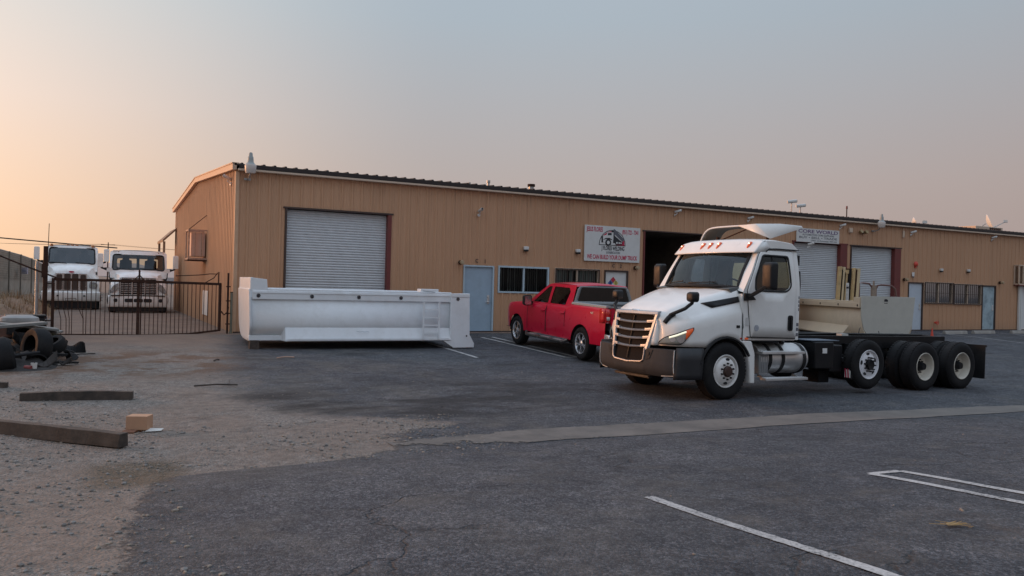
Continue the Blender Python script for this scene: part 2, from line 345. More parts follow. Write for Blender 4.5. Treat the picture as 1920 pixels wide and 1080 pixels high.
def ground_mat():
    mt = bpy.data.materials.new('lot_ground'); mt.use_nodes = True; nt = mt.node_tree; b = nt.nodes['Principled BSDF']
    g = N(nt, 'ShaderNodeNewGeometry'); P = g.outputs['Position']; sp = N(nt, 'ShaderNodeSeparateXYZ'); L(nt, P, sp.inputs[0]); X, Y = sp.outputs[0], sp.outputs[1]
    def noi(s, d=6., r=.6, vec=P, dist=0.): n = N(nt, 'ShaderNodeTexNoise', Scale=s, Detail=d, Roughness=r, Distortion=dist); L(nt, vec, n.inputs['Vector']); return n.outputs[0]
    def mr(v, a, b_, c=0., d=1., smooth=True):
        n = N(nt, 'ShaderNodeMapRange', interpolation_type='SMOOTHSTEP' if smooth else 'LINEAR'); L(nt, v, n.inputs[0])
        for i, q in enumerate((a, b_, c, d)): n.inputs[i+1].default_value = q
        return n.outputs[0]
    pts = [(-24, -3.9), (-19.1, -3.5), (-16.7, -3.35), (-15.75, -2.9), (-15.45, -1.0), (-15.1, -.4), (-14.2, -.2), (-13.7, 1.0), (-13.2, .3), (-12.6, -.9), (-10.8, -1.7), (-9.4, -1.3), (-6, -1.0), (-2.3, -.6), (-.5, -.4), (-.35, 11.5), (4, 11.5)]
    yy = math_(nt, 'DIVIDE', math_(nt, 'ADD', Y, 24.), 28., clamp=True)
    rp = ramp(nt, [((p[0]+24)/28, ((p[1]+12)/24,)*3) for p in pts]); L(nt, yy, rp.inputs[0])
    xb = math_(nt, 'SUBTRACT', math_(nt, 'MULTIPLY', rp.outputs[0], 24.), 12.)
    wob = math_(nt, 'MULTIPLY', math_(nt, 'SUBTRACT', noi(1.1, 5.), .5), 1.5)
    wob2 = math_(nt, 'MULTIPLY', math_(nt, 'SUBTRACT', noi(7., 7., .8), .5), 2.0)
    far = mr(Y, -15.3, -13.2, .34, .95)       # the edge is crisp in front, smeared with dust beyond the gutter
    dx = math_(nt, 'ADD', math_(nt, 'SUBTRACT', X, xb), math_(nt, 'MULTIPLY', math_(nt, 'ADD', wob, wob2), far))
    asp = N(nt, 'ShaderNodeMapRange', interpolation_type='SMOOTHSTEP'); L(nt, dx, asp.inputs[0]); sw_ = mr(Y, -14.5, -12.5, .07, .6); L(nt, math_(nt, 'MULTIPLY', sw_, -1.), asp.inputs[1]); L(nt, sw_, asp.inputs[2]); A = asp.outputs[0]
    # asphalt
    v1 = N(nt, 'ShaderNodeTexVoronoi', Scale=46.); L(nt, P, v1.inputs['Vector'])
    v2 = N(nt, 'ShaderNodeTexVoronoi', Scale=115.); L(nt, P, v2.inputs['Vector'])
    stone = math_(nt, 'ADD', math_(nt, 'MULTIPLY', v1.outputs['Color'], .5), math_(nt, 'MULTIPLY', v2.outputs['Color'], .5))
    ac = ramp(nt, [(.14, (.020, .0225, .027)), (.5, (.061, .066, .075)), (.84, (.178, .182, .194))]); L(nt, stone, ac.inputs[0])
    big = noi(.35, 5., .6); mid = noi(1.6, 6., .65)
    c = mix(nt, 1., ac.outputs[0], ramp_out(nt, big, [(.3, (.75, .76, .80)), (.7, (1.25, 1.22, 1.2))]), 'MULTIPLY')
    c = mix(nt, mr(mid, .48, .72, 0, .5), c, (.12, .108, .096))
    c = mix(nt, math_(nt, 'MULTIPLY', mr(noi(.55, 6., .68), .45, .66), math_(nt, 'MULTIPLY', math_(nt, 'MULTIPLY', mr(X, 5., 0.), mr(Y, -16.5, -13.5, .45, 1.)), .6)), c, (.125, .115, .102))                 # drifts of dust
    st = N(nt, 'ShaderNodeMapping'); L(nt, P, st.inputs[0]); st.inputs['Scale'].default_value = (.55, 1.5, 1)
    oil = math_(nt, 'MULTIPLY', mr(noi(1.0, 6., .7, st.outputs[0]), .43, .60), math_(nt, 'MULTIPLY', mr(Y, -13.6, -12.9), mr(Y, -9.0, -11.2)))
    oil = math_(nt, 'MULTIPLY', oil, math_(nt, 'MULTIPLY', mr(X, -2.6, -1.2), mr(X, 5.5, 2.0)))
    c = mix(nt, math_(nt, 'MULTIPLY', oil, .85), c, (.018, .0175, .018))
    st2 = N(nt, 'ShaderNodeMapping'); L(nt, P, st2.inputs[0]); st2.inputs['Scale'].default_value = (.35, 1.0, 1)
    oil2 = math_(nt, 'MULTIPLY', mr(noi(1.1, 6., .7, st2.outputs[0]), .50, .68), math_(nt, 'ADD', .25, math_(nt, 'MULTIPLY', mr(Y, -14.5, -12.5), .45))); c = mix(nt, oil2, c, (.028, .026, .026))
    brown = math_(nt, 'MULTIPLY', mr(noi(.9, 6., .7), .56, .7), mr(Y, -19.2, -20.6)); c = mix(nt, math_(nt, 'MULTIPLY', brown, .55), c, (.075, .052, .038))
    c = mix(nt, 1., c, ramp_out(nt, noi(7., 7., .72), [(.30, (.66, .66, .67)), (.50, (1, 1, 1)), (.70, (1.34, 1.33, 1.31))]), 'MULTIPLY')
    c = mix(nt, 1., c, ramp_out(nt, noi(2.3, 6., .65), [(.32, (.74, .75, .76)), (.50, (1, 1, 1)), (.68, (1.26, 1.24, 1.21))]), 'MULTIPLY')
    # cracks
    vc = N(nt, 'ShaderNodeTexVoronoi', feature='DISTANCE_TO_EDGE', Scale=.33); 
    wv = N(nt, 'ShaderNodeVectorMath', operation='ADD'); nv = N(nt, 'ShaderNodeTexNoise', Scale=1.3, Detail=6.); L(nt, P, nv.inputs['Vector']); L(nt, P, wv.inputs[0]); L(nt, nv.outputs['Color'], wv.inputs[1]); L(nt, wv.outputs[0], vc.inputs['Vector'])
    cr_ = math_(nt, 'MULTIPLY', mr(vc.outputs['Distance'], .0, .0065, 1, 0), mr(noi(.45, 2.), .46, .58))
    c = mix(nt, math_(nt, 'MULTIPLY', cr_, .5), c, (.014, .014, .015))
    # gravel and dirt
    v3 = N(nt, 'ShaderNodeTexVoronoi', Scale=36.); L(nt, P, v3.inputs['Vector'])
    peb = math_(nt, 'ADD', math_(nt, 'MULTIPLY', v3.outputs['Color'], .45), math_(nt, 'MULTIPLY', v2.outputs['Color'], .55))
    gc = ramp(nt, [(.08, (.09, .082, .074)), (.5, (.21, .19, .17)), (.92, (.40, .37, .34))]); L(nt, peb, gc.inputs[0])
    d = mix(nt, mr(noi(.8, 6., .65), .36, .60, 0, .85), gc.outputs[0], (.23, .188, .158))        # bare reddish dirt
    d = mix(nt, mr(noi(1.9, 6., .7), .55, .72, 0, .55), d, (.075, .070, .066))
    d = mix(nt, 1., d, ramp_out(nt, noi(8., 7., .72), [(.30, (.70, .69, .68)), (.50, (1, 1, 1)), (.70, (1.28, 1.28, 1.28))]), 'MULTIPLY')
    rd = math_(nt, 'MULTIPLY', mr(Y, -9., -7.2), mr(Y, -3.4, -5.2)); rd = math_(nt, 'MULTIPLY', rd, mr(noi(1.2, 5.), .42, .58)); d = mix(nt, math_(nt, 'MULTIPLY', rd, .8), d, (.145, .078, .045))
    ol = math_(nt, 'MULTIPLY', mr(noi(2.1, 5., .6), .35, .5), math_(nt, 'MULTIPLY', math_(nt, 'MULTIPLY', mr(Y, -16.4, -15.9), mr(Y, -14.6, -15.1)), math_(nt, 'MULTIPLY', mr(X, -3.9, -3.5), mr(X, -2.6, -3.0)))); d = mix(nt, math_(nt, 'MULTIPLY', ol, .6), d, (.075, .055, .025))
    yard = mix(nt, mr(noi(.9, 6.), .35, .7), (.27, .195, .15), (.205, .15, .12)); Yd = mr(Y, -4.6, -1.6); Yd = math_(nt, 'MULTIPLY', Yd, mr(X, -5.2, -4.2))
    d = mix(nt, Yd, d, yard)
    c = mix(nt, A, d, c)
    L(nt, c, b.inputs['Base Color'])
    rg = mix(nt, A, (.95,)*3, (.78,)*3); L(nt, rg, b.inputs['Roughness']); b.inputs['Specular IOR Level'].default_value = .35
    h = math_(nt, 'ADD', math_(nt, 'MULTIPLY', v1.outputs['Distance'], -.6), math_(nt, 'MULTIPLY', v2.outputs['Distance'], -.4))
    h2 = math_(nt, 'ADD', math_(nt, 'MULTIPLY', v3.outputs['Distance'], -1.1), math_(nt, 'MULTIPLY', noi(14., 6., .7), 1.6))
    hh = N(nt, 'ShaderNodeMix', data_type='FLOAT'); L(nt, A, hh.inputs[0]); L(nt, h2, hh.inputs[2]); L(nt, h, hh.inputs[3])
    hq = math_(nt, 'SUBTRACT', hh.outputs[0], math_(nt, 'MULTIPLY', cr_, 1.2))
    bp = N(nt, 'ShaderNodeBump', Strength=1., Distance=.026); L(nt, hq, bp.inputs['Height']); L(nt, bp.outputs[0], b.inputs['Normal'])
    return mt
def ramp_out(nt, v, st): r = ramp(nt, st); L(nt, v, r.inputs[0]); return r.outputs[0]
tag(gb.build('ground', ground_mat(), smooth=60), 'worn asphalt lot running into gravel and dirt on the left', 'ground', kind='structure')

# concrete valley gutter
gm = M('gutter_concrete', (.145, .128, .113), .9, var=.22, scale=2.2, bump=.45, bscale=70, dirt=(.075, .068, .062), dscale=1.6, damt=.85)
sw = MB(); xs = [-.45+i*.1 for i in range(40)]+[3.6+i*.3 for i in range(130)]
def edge(x, s): return -14.86+s*(.40+(.05 if x > .8 else .16)*noise.noise((x*1.4, s*5, 0))+.025*noise.noise((x*7, s*9, 0)))*min(1, max(.45, (x+1.1)/1.8))-.045*x
sw.grid([[(x, edge(x, s)*1, gz(x, edge(x, s))+.008) for x in xs] for s in (-1, -.6, -.05, .05, .6, 1)])
tag(sw.build('concrete_gutter', gm), 'pale cracked concrete drainage gutter crossing the asphalt lot', 'gutter', kind='structure')
nt = gm.node_tree; _b = nt.nodes['Principled BSDF']; _g = N(nt, 'ShaderNodeNewGeometry'); _s = N(nt, 'ShaderNodeSeparateXYZ'); L(nt, _g.outputs['Position'], _s.inputs[0])
_v = math_(nt, 'ABSOLUTE', math_(nt, 'DIVIDE', math_(nt, 'ADD', math_(nt, 'ADD', _s.outputs[1], 14.86), math_(nt, 'MULTIPLY', _s.outputs[0], .045)), .42))
_n = N(nt, 'ShaderNodeTexNoise', Scale=3.2, Detail=8., Roughness=.68); L(nt, _g.outputs['Position'], _n.inputs['Vector'])
def _ss(v, a, b_):
    n = N(nt, 'ShaderNodeMapRange', interpolation_type='SMOOTHSTEP'); L(nt, v, n.inputs[0]); n.inputs[1].default_value = a; n.inputs[2].default_value = b_; return n.outputs[0]
_lim = math_(nt, 'ADD', math_(nt, 'MULTIPLY', _v, .45), math_(nt, 'MULTIPLY', math_(nt, 'SUBTRACT', 1.0, _ss(_s.outputs[0], -.5, 2.6)), .45))      # dirt has crept over the edges and the broken end
L(nt, _ss(math_(nt, 'SUBTRACT', _n.outputs[0], math_(nt, 'MULTIPLY', _lim, .78)), -.02, .10), _b.inputs['Alpha'])
# painted bay lines
lm = bpy.data.materials.new('worn_line_paint'); lm.use_nodes = True; _nt = lm.node_tree; _b = _nt.nodes['Principled BSDF']
_g = N(_nt, 'ShaderNodeNewGeometry'); _n = N(_nt, 'ShaderNodeTexNoise', Scale=42., Detail=6., Roughness=.75); L(_nt, _g.outputs['Position'], _n.inputs['Vector'])
_n2 = N(_nt, 'ShaderNodeTexNoise', Scale=2.5, Detail=4.); L(_nt, _g.outputs['Position'], _n2.inputs['Vector'])
L(_nt, ramp_out(_nt, math_(_nt, 'ADD', math_(_nt, 'MULTIPLY', _n.outputs[0], .75), math_(_nt, 'MULTIPLY', _n2.outputs[0], .25)), [(.40, (.07, .07, .073)), (.47, (.33, .325, .315)), (.6, (.50, .49, .475))]), _b.inputs['Base Color']); _b.inputs['Roughness'].default_value = .85
def line(pts, w=.1):
    b = MB(); P = []
    for i in range(len(pts)-1):
        a = Vector(pts[i]); c = Vector(pts[i+1]); n = max(2, int((c-a).length/.05))
        d = (c-a).normalized(); q = Vector((-d.y, d.x)); rows = [[], [], []]
        for k in range(n+1):
            p = a+(c-a)*k/n
            for r, s in zip(rows, (-1, 0, 1)):
                e = p+q*s*(w/2+.009*noise.noise((p.x*19, p.y*19, s*3)))
                r.append((e.x, e.y, gz(e.x, e.y)+.007))
        b.grid(rows)
    return b
for pts, lab in (([(.47, -18.72), (.36, -21.2), (.30, -24)], 'single worn white bay line in the near foreground'),
                 ([(3.0, -23.5), (3.02, -18.86), (3.40, -18.9), (3.42, -23.5)], 'white double bay line with squared end at lower right'),
                 ([(7.0, -1.7), (6.98, -6.72), (7.34, -6.70), (7.36, -1.7)], 'white double bay line beside the red pickup'),
                 ([(4.66, -2.6), (4.64, -6.45)], 'short white bay line poking out by the white dump body foot'),
                 ([(29.2, -1.2), (29.2, -6.2)], 'white bay line left of the far windows'), ([(33.5, -1.2), (33.5, -6.2)], 'white bay line under the far barred windows'), ([(37.0, -1.2), (37.0, -6.2)], 'white bay line at the far right')):
    tag(line(pts).build('parking_line', lm, smooth=0), lab, 'bay line', 'painted bay lines', 'structure')

# ------------------------------------------------------------------ the long metal shed
BX1 = 62.0; RY = 9.0; RZ = 5.34; BY = 17.8
shed = thing('metal_warehouse', 'long tan ribbed metal warehouse with dark roof edge, shutters and doors', 'warehouse', (0, 0, 0))
def ribs(u0, u1):
    out = [(u0, 0)]; k = floor(u0/.305)-1
    while k*.305 < u1:
        c = k*.305
        for d, h in ((-.05, 0), (-.022, .030), (.022, .030), (.05, 0), (.09, 0), (.105, .007), (.125, .007), (.14, 0), (.17, 0), (.185, .007), (.205, .007), (.22, 0)):
            if u0 < c+d < u1: out.append((c+d, h))
        k += 1
    out.append((u1, 0)); return out
def siding(mb, u0, u1, z0, z1, fn):
    r = ribs(u0, u1); z1f = z1 if callable(z1) else (lambda u: z1)
    nz = 1
    mb.grid([[fn(u, h, z0) for u, h in r], [fn(u, h, z1f(u)) for u, h in r]])
fnF = lambda u, h, z: (u, -.002-h, z)
fnS = lambda u, h, z: (-.002-h, u, z)
TOP = 4.62
openings = [(1.36, 4.62, 0, 3.64), (7.10, 8.22, 0, 2.19), (8.36, 10.31, 1.30, 2.21), (10.54, 12.36, 1.30, 2.21), (12.59, 13.63, 0, 2.20), (14.26, 17.5, 0, 3.66),
            (21.75, 24.92, 0, 3.65), (25.15, 28.36, 0, 3.63), (28.93, 29.98, 0, 2.18), (30.02, 32.07, 1.22, 2.22), (32.11, 34.24, 1.20, 2.19), (34.29, 35.37, 0, 2.16), (37.4, 38.5, 0, 2.16), (41, 44.2, 0, 3.64), (48, 51.2, 0, 3.64)]
wb = MB(); u = .02
for (a, b, z0, z1) in openings:
    siding(wb, u, a, 0, TOP, fnF); siding(wb, a, b, z1, TOP, fnF)
    if z0 > 0: siding(wb, a, b, 0, z0, fnF)
    u = b
siding(wb, u, BX1, 0, TOP, fnF)
wb.build('front_wall', sidm, shed, smooth=20)
wb = MB(); gtop = lambda y: 4.66+(RZ-.06-4.66)*(y/RY) if y < RY else 4.66+(RZ-.06-4.66)*((BY-y)/(BY-RY))
siding(wb, .02, RY, 0, gtop, fnS); siding(wb, RY, BY, 0, gtop, fnS)
wb.build('gable_wall', sidm, shed, smooth=20)
wb = MB(); wb.box(.0, BX1, BY, BY+.03, 0, 4.6); wb.box(BX1, BX1+.03, 0, BY, 0, 4.6); wb.build('rear_wall', sidm, shed)
rb = MB(); t = .04
rb.prism([(-.10, -.12, 4.80), (-.10, RY, RZ), (-.10, BY+.15, 4.80), (-.10, BY+.15, 4.76), (-.10, RY, RZ-t), (-.10, -.12, 4.76)], (BX1+.2, 0, 0))
k = 0
while k*.305 < BX1:
    x = .1+k*.305; rb.prism([(x-.045, -.17, 4.79), (x+.045, -.17, 4.79), (x+.026, -.17, 4.836), (x-.026, -.17, 4.836)], (0, 9.14, .545)); k += 1
rb.build('roof', darkroof, shed, smooth=0)
MB().box(.03, BX1, -.19, -.03, 4.675, 4.80).build('gutter', M('gutter_brown', (.022, .014, .012), .6, var=.2), shed, bevel=.008)
MB().box(.0, BX1, -.185, -.033, 4.612, 4.672).build('eave_trim', beigetrim, shed, bevel=.008)
tb = MB()
for (ya, za, yb, zb) in ((-.12, 4.80, RY, RZ), (RY, RZ, BY+.15, 4.80)):
    d = Vector((0, yb-ya, zb-za)).normalized()
    tb.prism([(-.15, ya, za+.02), (-.15, yb, zb+.02), (-.15, yb, zb-.17), (-.15, ya, za-.17)], (.11, 0, 0))
    tb.prism([(-.17, ya, za+.035), (-.17, yb, zb+.035), (-.17, yb, zb+.0), (-.17, ya, za+.0)], (.2, 0, 0))
tb.build('rake_trim', M('rake_tan', (.50, .35, .25), .5, var=.08), shed)
MB().box(-.05, .055, -.05, .055, 0, 4.60).build('corner_trim', M('tan_trim', (.56, .36, .23), .5, var=.08), shed, bevel=.006)
MB().box(-.02, BX1, -.05, -.006, -.05, .04).build('base_trim', browntrim, shed)
# roll-up shutters: slats pressed into the sheet
def shutter(x0, x1, zt, y=.16, z0=.02, sh=.078):
    b = MB(); rows = []; z = z0
    while z < zt:
        for d, h in ((0, 0), (.010, .015), (.037, .024), (.064, .015), (.074, 0)): 
            if z+d <= zt: rows.append([(x0, y-h, z+d), (x1, y-h, z+d)])
        z += sh
    b.grid(rows); o = b.build('roll_up_shutter', shut, shed, smooth=0)
    c = MB(); c.box(x0+.02, x1-.02, y-.05, y-.02, z0, z0+.08); c.build('bottom_bar', galv, o)
    return o
def jambs(x0, x1, zt, ml, mr_, mt_, dy=.2, wl=.06, wr=.06):
    MB().box(x0+.003, x0+wl, -.045, dy, 0, zt-.003).build('shutter_jamb', ml, shed, bevel=.004)
    MB().box(x1-wr, x1-.003, -.045, dy, 0, zt-.003).build('shutter_jamb', mr_, shed, bevel=.004)
    MB().box(x0-.05, x1+.05, -.05, dy-.003, zt, zt+.05).build('shutter_lintel', mt_, shed, bevel=.004)
shutter(1.42, 4.50, 3.63); jambs(1.36, 4.62, 3.64, browntrim, redtrim, browntrim, wr=.12)
shutter(21.8, 24.52, 3.64); jambs(21.75, 24.92, 3.65, redtrim, redtrim, redtrim, wr=.40)
shutter(25.2, 27.95, 3.62); jambs(25.15, 28.36, 3.63, browntrim, redtrim, browntrim, wr=.40)
for x in (41, 48): shutter(x+.06, x+3.14, 3.63); jambs(x, x+3.2, 3.64, redtrim, redtrim, redtrim)
# the open bay: a dark room behind it
r = MB(); x0, x1 = 14.26, 17.5
r.add([(x0, .0, 0), (x1, .0, 0), (x1, 7, 0), (x0, 7, 0), (x0, .0, 3.66), (x1, .0, 3.66), (x1, 7, 3.66), (x0, 7, 3.66)], [(0, 1, 2, 3), (4, 7, 6, 5), (0, 3, 7, 4), (1, 5, 6, 2), (2, 6, 7, 3)])
r.build('open_bay', M('bay_interior', (.17, .145, .12), .9, var=.3, scale=2), shed, smooth=0); jambs(14.26, 17.5, 3.66, redtrim, redtrim, browntrim)
# doors
def door(x0, x1, zt, dm, fm, y=.03, hx=-.13, threshold=True):
    w = .055
    o = MB().box(x0+w+.003, x1-w-.003, y, y+.05, .035, zt-w-.003).build('door', dm, shed, bevel=.004)
    f = MB(); f.box(x0+.004, x0+w, -.03, .1, 0, zt-.004); f.box(x1-w, x1-.004, -.03, .1, 0, zt-.004); f.box(x0+w, x1-w, -.03, .1, zt-w, zt-.004)
    if threshold: f.box(x0+w, x1-w, -.03, .08, .0, .03)
    f.build('door_frame', fm, o, bevel=.004)
    h = MB(); xh = x1+hx-w; h.cyl((xh, y, 1.0), (xh, y-.05, 1.0), .03); h.bar((xh, y-.05, 1.0), (xh-.11, y-.055, .995), .022); h.cyl((xh, y, 1.16), (xh, y-.025, 1.16), .03); h.box(xh-.045, xh+.045, y-.012, y, .93, 1.22)
    h.build('door_handle', alu, o, bevel=.004)
    for z in (.3, 1.1, 1.85): MB().cyl((x0+w+.005, y-.008, z-.05), (x0+w+.005, y-.008, z+.05), .01, n=8).build('hinge', galv, o)
    return o
d1 = door(7.10, 8.22, 2.19, bdoor, bframe); d1['label'] = 'blue grey door with pale blue frame'
d2 = door(12.59, 13.63, 2.20, whitep, browntrim); d2['label'] = 'white door with a coloured hazard diamond'
d3 = door(28.93, 29.98, 2.18, M('pale_door_paint', (.50, .56, .62), .5, var=.05, dirt=(.4, .42, .45), damt=.3), browntrim); d3['label'] = 'pale blue grey door'
d4 = door(34.29, 35.37, 2.16, M('peeling_door_paint', (.36, .46, .50), .6, var=.15, scale=3, dirt=(.12, .16, .19), dscale=2.5, damt=.85), browntrim); d4['label'] = 'peeling pale blue door'
d5 = door(37.4, 38.5, 2.16, whitep, whitep); d5['label'] = 'white door under the wooden cage'
hz = MB()
cx, cz, q = 13.0, 1.74, .115
for i, (ox, oz) in enumerate(((0, q), (-q, 0), (q, 0), (0, -q))):
    hz.mat(i); hz.prism([(cx+ox, .026, cz+oz+q*.95), (cx+ox+q*.95, .026, cz+oz), (cx+ox, .026, cz+oz-q*.95), (cx+ox-q*.95, .026, cz+oz)], (0, .003, 0))
hz.build('hazard_diamond', [M('diamond_red', (.5, .03, .05), .5), M('diamond_blue', (.05, .10, .3), .5), M('diamond_yellow', (.6, .5, .12), .5), M('diamond_white', (.7, .7, .7), .5)], d2, smooth=0)
for p_ in ((-.135, -.10, -.06, .05), (.11, .135, -.05, .07)): MB().box(cx+p_[0], cx+p_[1], .020, .0255, cz+p_[2], cz+p_[3]).build('lettering', signblk, d2)
# windows
def window(x0, x1, z0, z1, fm, bl=True, bars=None, mull=True, fw=.06):
    o = MB(); o.box(x0+.003, x1-.003, -.04, .08, z0+.003, z0+fw); o.box(x0+.003, x1-.003, -.04, .08, z1-fw, z1-.003); o.box(x0+.003, x0+fw, -.04, .08, z0+fw, z1-fw); o.box(x1-fw, x1-.003, -.04, .08, z0+fw, z1-fw)
    c = (x0+x1)/2
    if mull: o.box(c-.028, c+.028, -.03, .06, z0+fw, z1-fw)
    o = o.build('window', fm, shed, bevel=.004)
    MB().add([(x0+fw, .03, z0+fw), (x1-fw, .03, z0+fw), (x1-fw, .03, z1-fw), (x0+fw, .03, z1-fw)], [(0, 1, 2, 3)]).build('window_pane', clear, o)
    b = MB(); b.add([(x0, .10, z0), (x1, .10, z0), (x1, .6, z0), (x0, .6, z0), (x0, .10, z1), (x1, .10, z1), (x1, .6, z1), (x0, .6, z1)], [(0, 1, 2, 3), (4, 7, 6, 5), (0, 3, 7, 4), (1, 5, 6, 2), (2, 6, 7, 3)]); b.build('dark_room', dark, o, smooth=0)
    if bl:
        v = MB(); x = x0+fw+.05
        while x < x1-fw-.03:
            if random.random() > bl[1]:
                a = bl[0]+random.uniform(-.25, .25); w = .042
                v.add([(x-w*cos(a), .13-w*sin(a), z0+fw), (x+w*cos(a), .13+w*sin(a), z0+fw), (x+w*cos(a), .13+w*sin(a), z1-fw), (x-w*cos(a), .13-w*sin(a), z1-fw)], [(0, 1, 2, 3)])
            x += .085
        v.build('vertical_blind', blind, o, smooth=0, solid=.002)
    if bars:
        b = MB(); n, m_ = bars
        for i in range(n+1): x = x0+.04+(x1-x0-.08)*i/n; b.bar((x, -.07, z0+.02), (x, -.07, z1-.02), .014)
        for i in range(m_+1): z = z0+.03+(z1-z0-.06)*i/m_; b.bar((x0+.02, -.07, z), (x1-.02, -.07, z), .03 if i in (0, m_) else .014)
        for x in (x0+.02, x1-.02):
            b.bar((x, -.07, z0+.02), (x, -.07, z1-.02), .03)
        b.build('security_bars', browntrim, o)
    return o
window(8.36, 10.31, 1.30, 2.21, bframe, (1.1, .08)); window(10.54, 12.36, 1.30, 2.21, beigetrim, (.25, .12), (8, 2))
window(30.02, 32.07, 1.22, 2.22, beigetrim, None, (14, 2)); window(32.11, 34.24, 1.20, 2.19, beigetrim, None, (14, 2))
for s, xs_, z in (('C1', (7.56, 7.86), 2.28), ('C2', (12.95, 13.27), 2.30)):
    for ch, x in zip(s, xs_): text('unit_number', ch, signblk, shed, (x, -.045, z), .115, bold=.02)
# lean-to at the rear, white meter panel on the gable
lt = MB(); lt.prism([(-.62, 17.0, 3.28), (-.04, 17.0, 3.85), (-.04, 17.0, 3.75), (-.62, 17.0, 3.16)], (0, 3.2, 0)); lt.build('side_awning', M('awning_brown', (.22, .15, .10), .7, var=.15), shed)
ap = MB(); ap.box(-.60, -.50, 17.05, 17.15, 0, 3.2); ap.box(-.60, -.50, 19.9, 20.0, 0, 3.2); ap.build('awning_post', MT['awning_brown'], shed)
MB().box(-.06, -.034, 5.3, 6.6, .25, 1.10).build('meter_panel', whitep, shed, bevel=.01)
dsp = MB()
for x in (37.15, 37.28): dsp.box(x-.05, x+.05, -.13, -.035, .0, 2.2)
dsp.build('downspout', whitep, shed, bevel=.01)

# ------------------------------------------------------------------ signs
s1 = thing('shop_sign', 'white welding sign with red and black lettering and a round-topped truck emblem', 'sign', (12.875, -.06, 3.125))
MB().box(-1.19, 1.19, -.012, .02, -.63, .63).build('board', whitep, s1, bevel=.004)
text('lettering', 'JESUS FLORES', signred, s1, (-1.11, -.014, .42), .155, w=.68, bold=.03, align='LEFT')
text('lettering', '(951) 722 - 7341', signred, s1, (1.12, -.014, .38), .15, w=.70, bold=.03, align='RIGHT')
text('lettering', 'J FLORES WELDING', signblk, s1, (0.02, -.014, -.22), .14, w=.98, bold=.03)
text('lettering', '& FABRICATION', signgrey, s1, (0.03, -.014, -.345), .085, w=.58, bold=.02)
text('lettering', 'WE CAN BUILD YOUR DUMP TRUCK', signred, s1, (0, -.014, -.545), .15, w=2.16, bold=.03)
e = MB(); E_ = -.02
def arc(r, a0, a1, n=24): return [(E_+r*cos(radians(a0+(a1-a0)*i/n)), r*.94*sin(radians(a0+(a1-a0)*i/n))) for i in range(n+1)]
def flat(mb, poly, y=-.0135, t=.002): mb.prism([(p[0], y, p[1]-.035) for p in poly], (0, -t, 0))
e.mat(0); flat(e, arc(.57, 0, 180)[::1]+[(E_-.57, 0)][:0]+arc(.545, 180, 0)); flat(e, [(E_-.57, -.02), (E_+.57, -.02), (E_+.57, .005), (E_-.57, .005)])
e.mat(1); flat(e, arc(.525, 92, 150, 10)+[(E_-.30, .30), (E_-.12, .36), (E_-.02, .40)]); flat(e, [(E_+.10, .0), (E_+.53, .0), (E_+.51, .17), (E_+.44, .16), (E_+.40, .06)])
def tri(pts, m_): e.mat(m_); flat(e, pts, -.0160, .002)
tri([(E_-.46, .10), (E_-.46, .30), (E_-.25, .36), (E_-.24, .44), (E_-.0, .46), (E_+.02, .12), (E_-.1, .08)], 2)      # cab and hood
tri([(E_+.04, .16), (E_+.04, .58), (E_+.10, .56), (E_+.52, .21), (E_+.44, .13), (E_+.10, .38)], 3)     # raised body
def tri2(pts, m_): e.mat(m_); flat(e, pts, -.0185, .002)
tri2([(E_-.21, .34), (E_-.20, .42), (E_-.05, .43), (E_-.04, .35)], 0)
tri2([(E_+.03, .08), (E_+.05, .36), (E_+.43, .11), (E_+.40, .06)], 0)
tri2([(E_-.47, .08), (E_-.47, .30), (E_-.41, .31), (E_-.40, .08)], 0)
tri2([(E_-.05, .52), (E_+.05, .52), (E_+.05, .46), (E_-.05, .45)], 0)
tri2([(E_-.40, .17), (E_-.30, .24), (E_-.12, .25), (E_-.02, .20), (E_-.02, .17), (E_-.14, .2), (E_-.28, .2)], 0)
for cx, r_ in ((-.18, .125), (.19, .075), (.29, .068), (.37, .06)):
    e.mat(0); cz_ = .085; flat(e, [(E_+cx+r_*cos(a*pi/8), cz_+r_*sin(a*pi/8)) for a in range(16)], -.021, .002)
    e.mat(2); flat(e, [(E_+cx+r_*.5*cos(a*pi/8), cz_+r_*.5*sin(a*pi/8)) for a in range(16)], -.0235, .002)
e.build('emblem', [signblk, signred, whitep, signgrey], s1, smooth=0)
s2 = thing('shop_sign', 'long white sign with faded purple heading above the far shutters', 'sign', (23.14, -.06, 3.94))
MB().box(-1.24, 1.24, -.012, .02, -.28, .28).build('board', whitep, s2, bevel=.004)
text('lettering', 'CORE WORLD', signpur, s2, (0, -.014, .10), .135, w=2.3, bold=.03)
text('lettering', 'AUTOMOTIVE CORE SUPPLIERS', signgrey, s2, (0, -.014, -.01), .07, w=1.85, bold=.02)
text('lettering', 'BUY \u2022 SELL \u2022 TRADE', signgrey, s2, (0, -.014, -.13), .085, w=2.2, bold=.02)
text('lettering', '17951 C4 Perumean 759-164', signgrey, s2, (.32, -.014, -.235), .06, w=1.5, bold=.01)

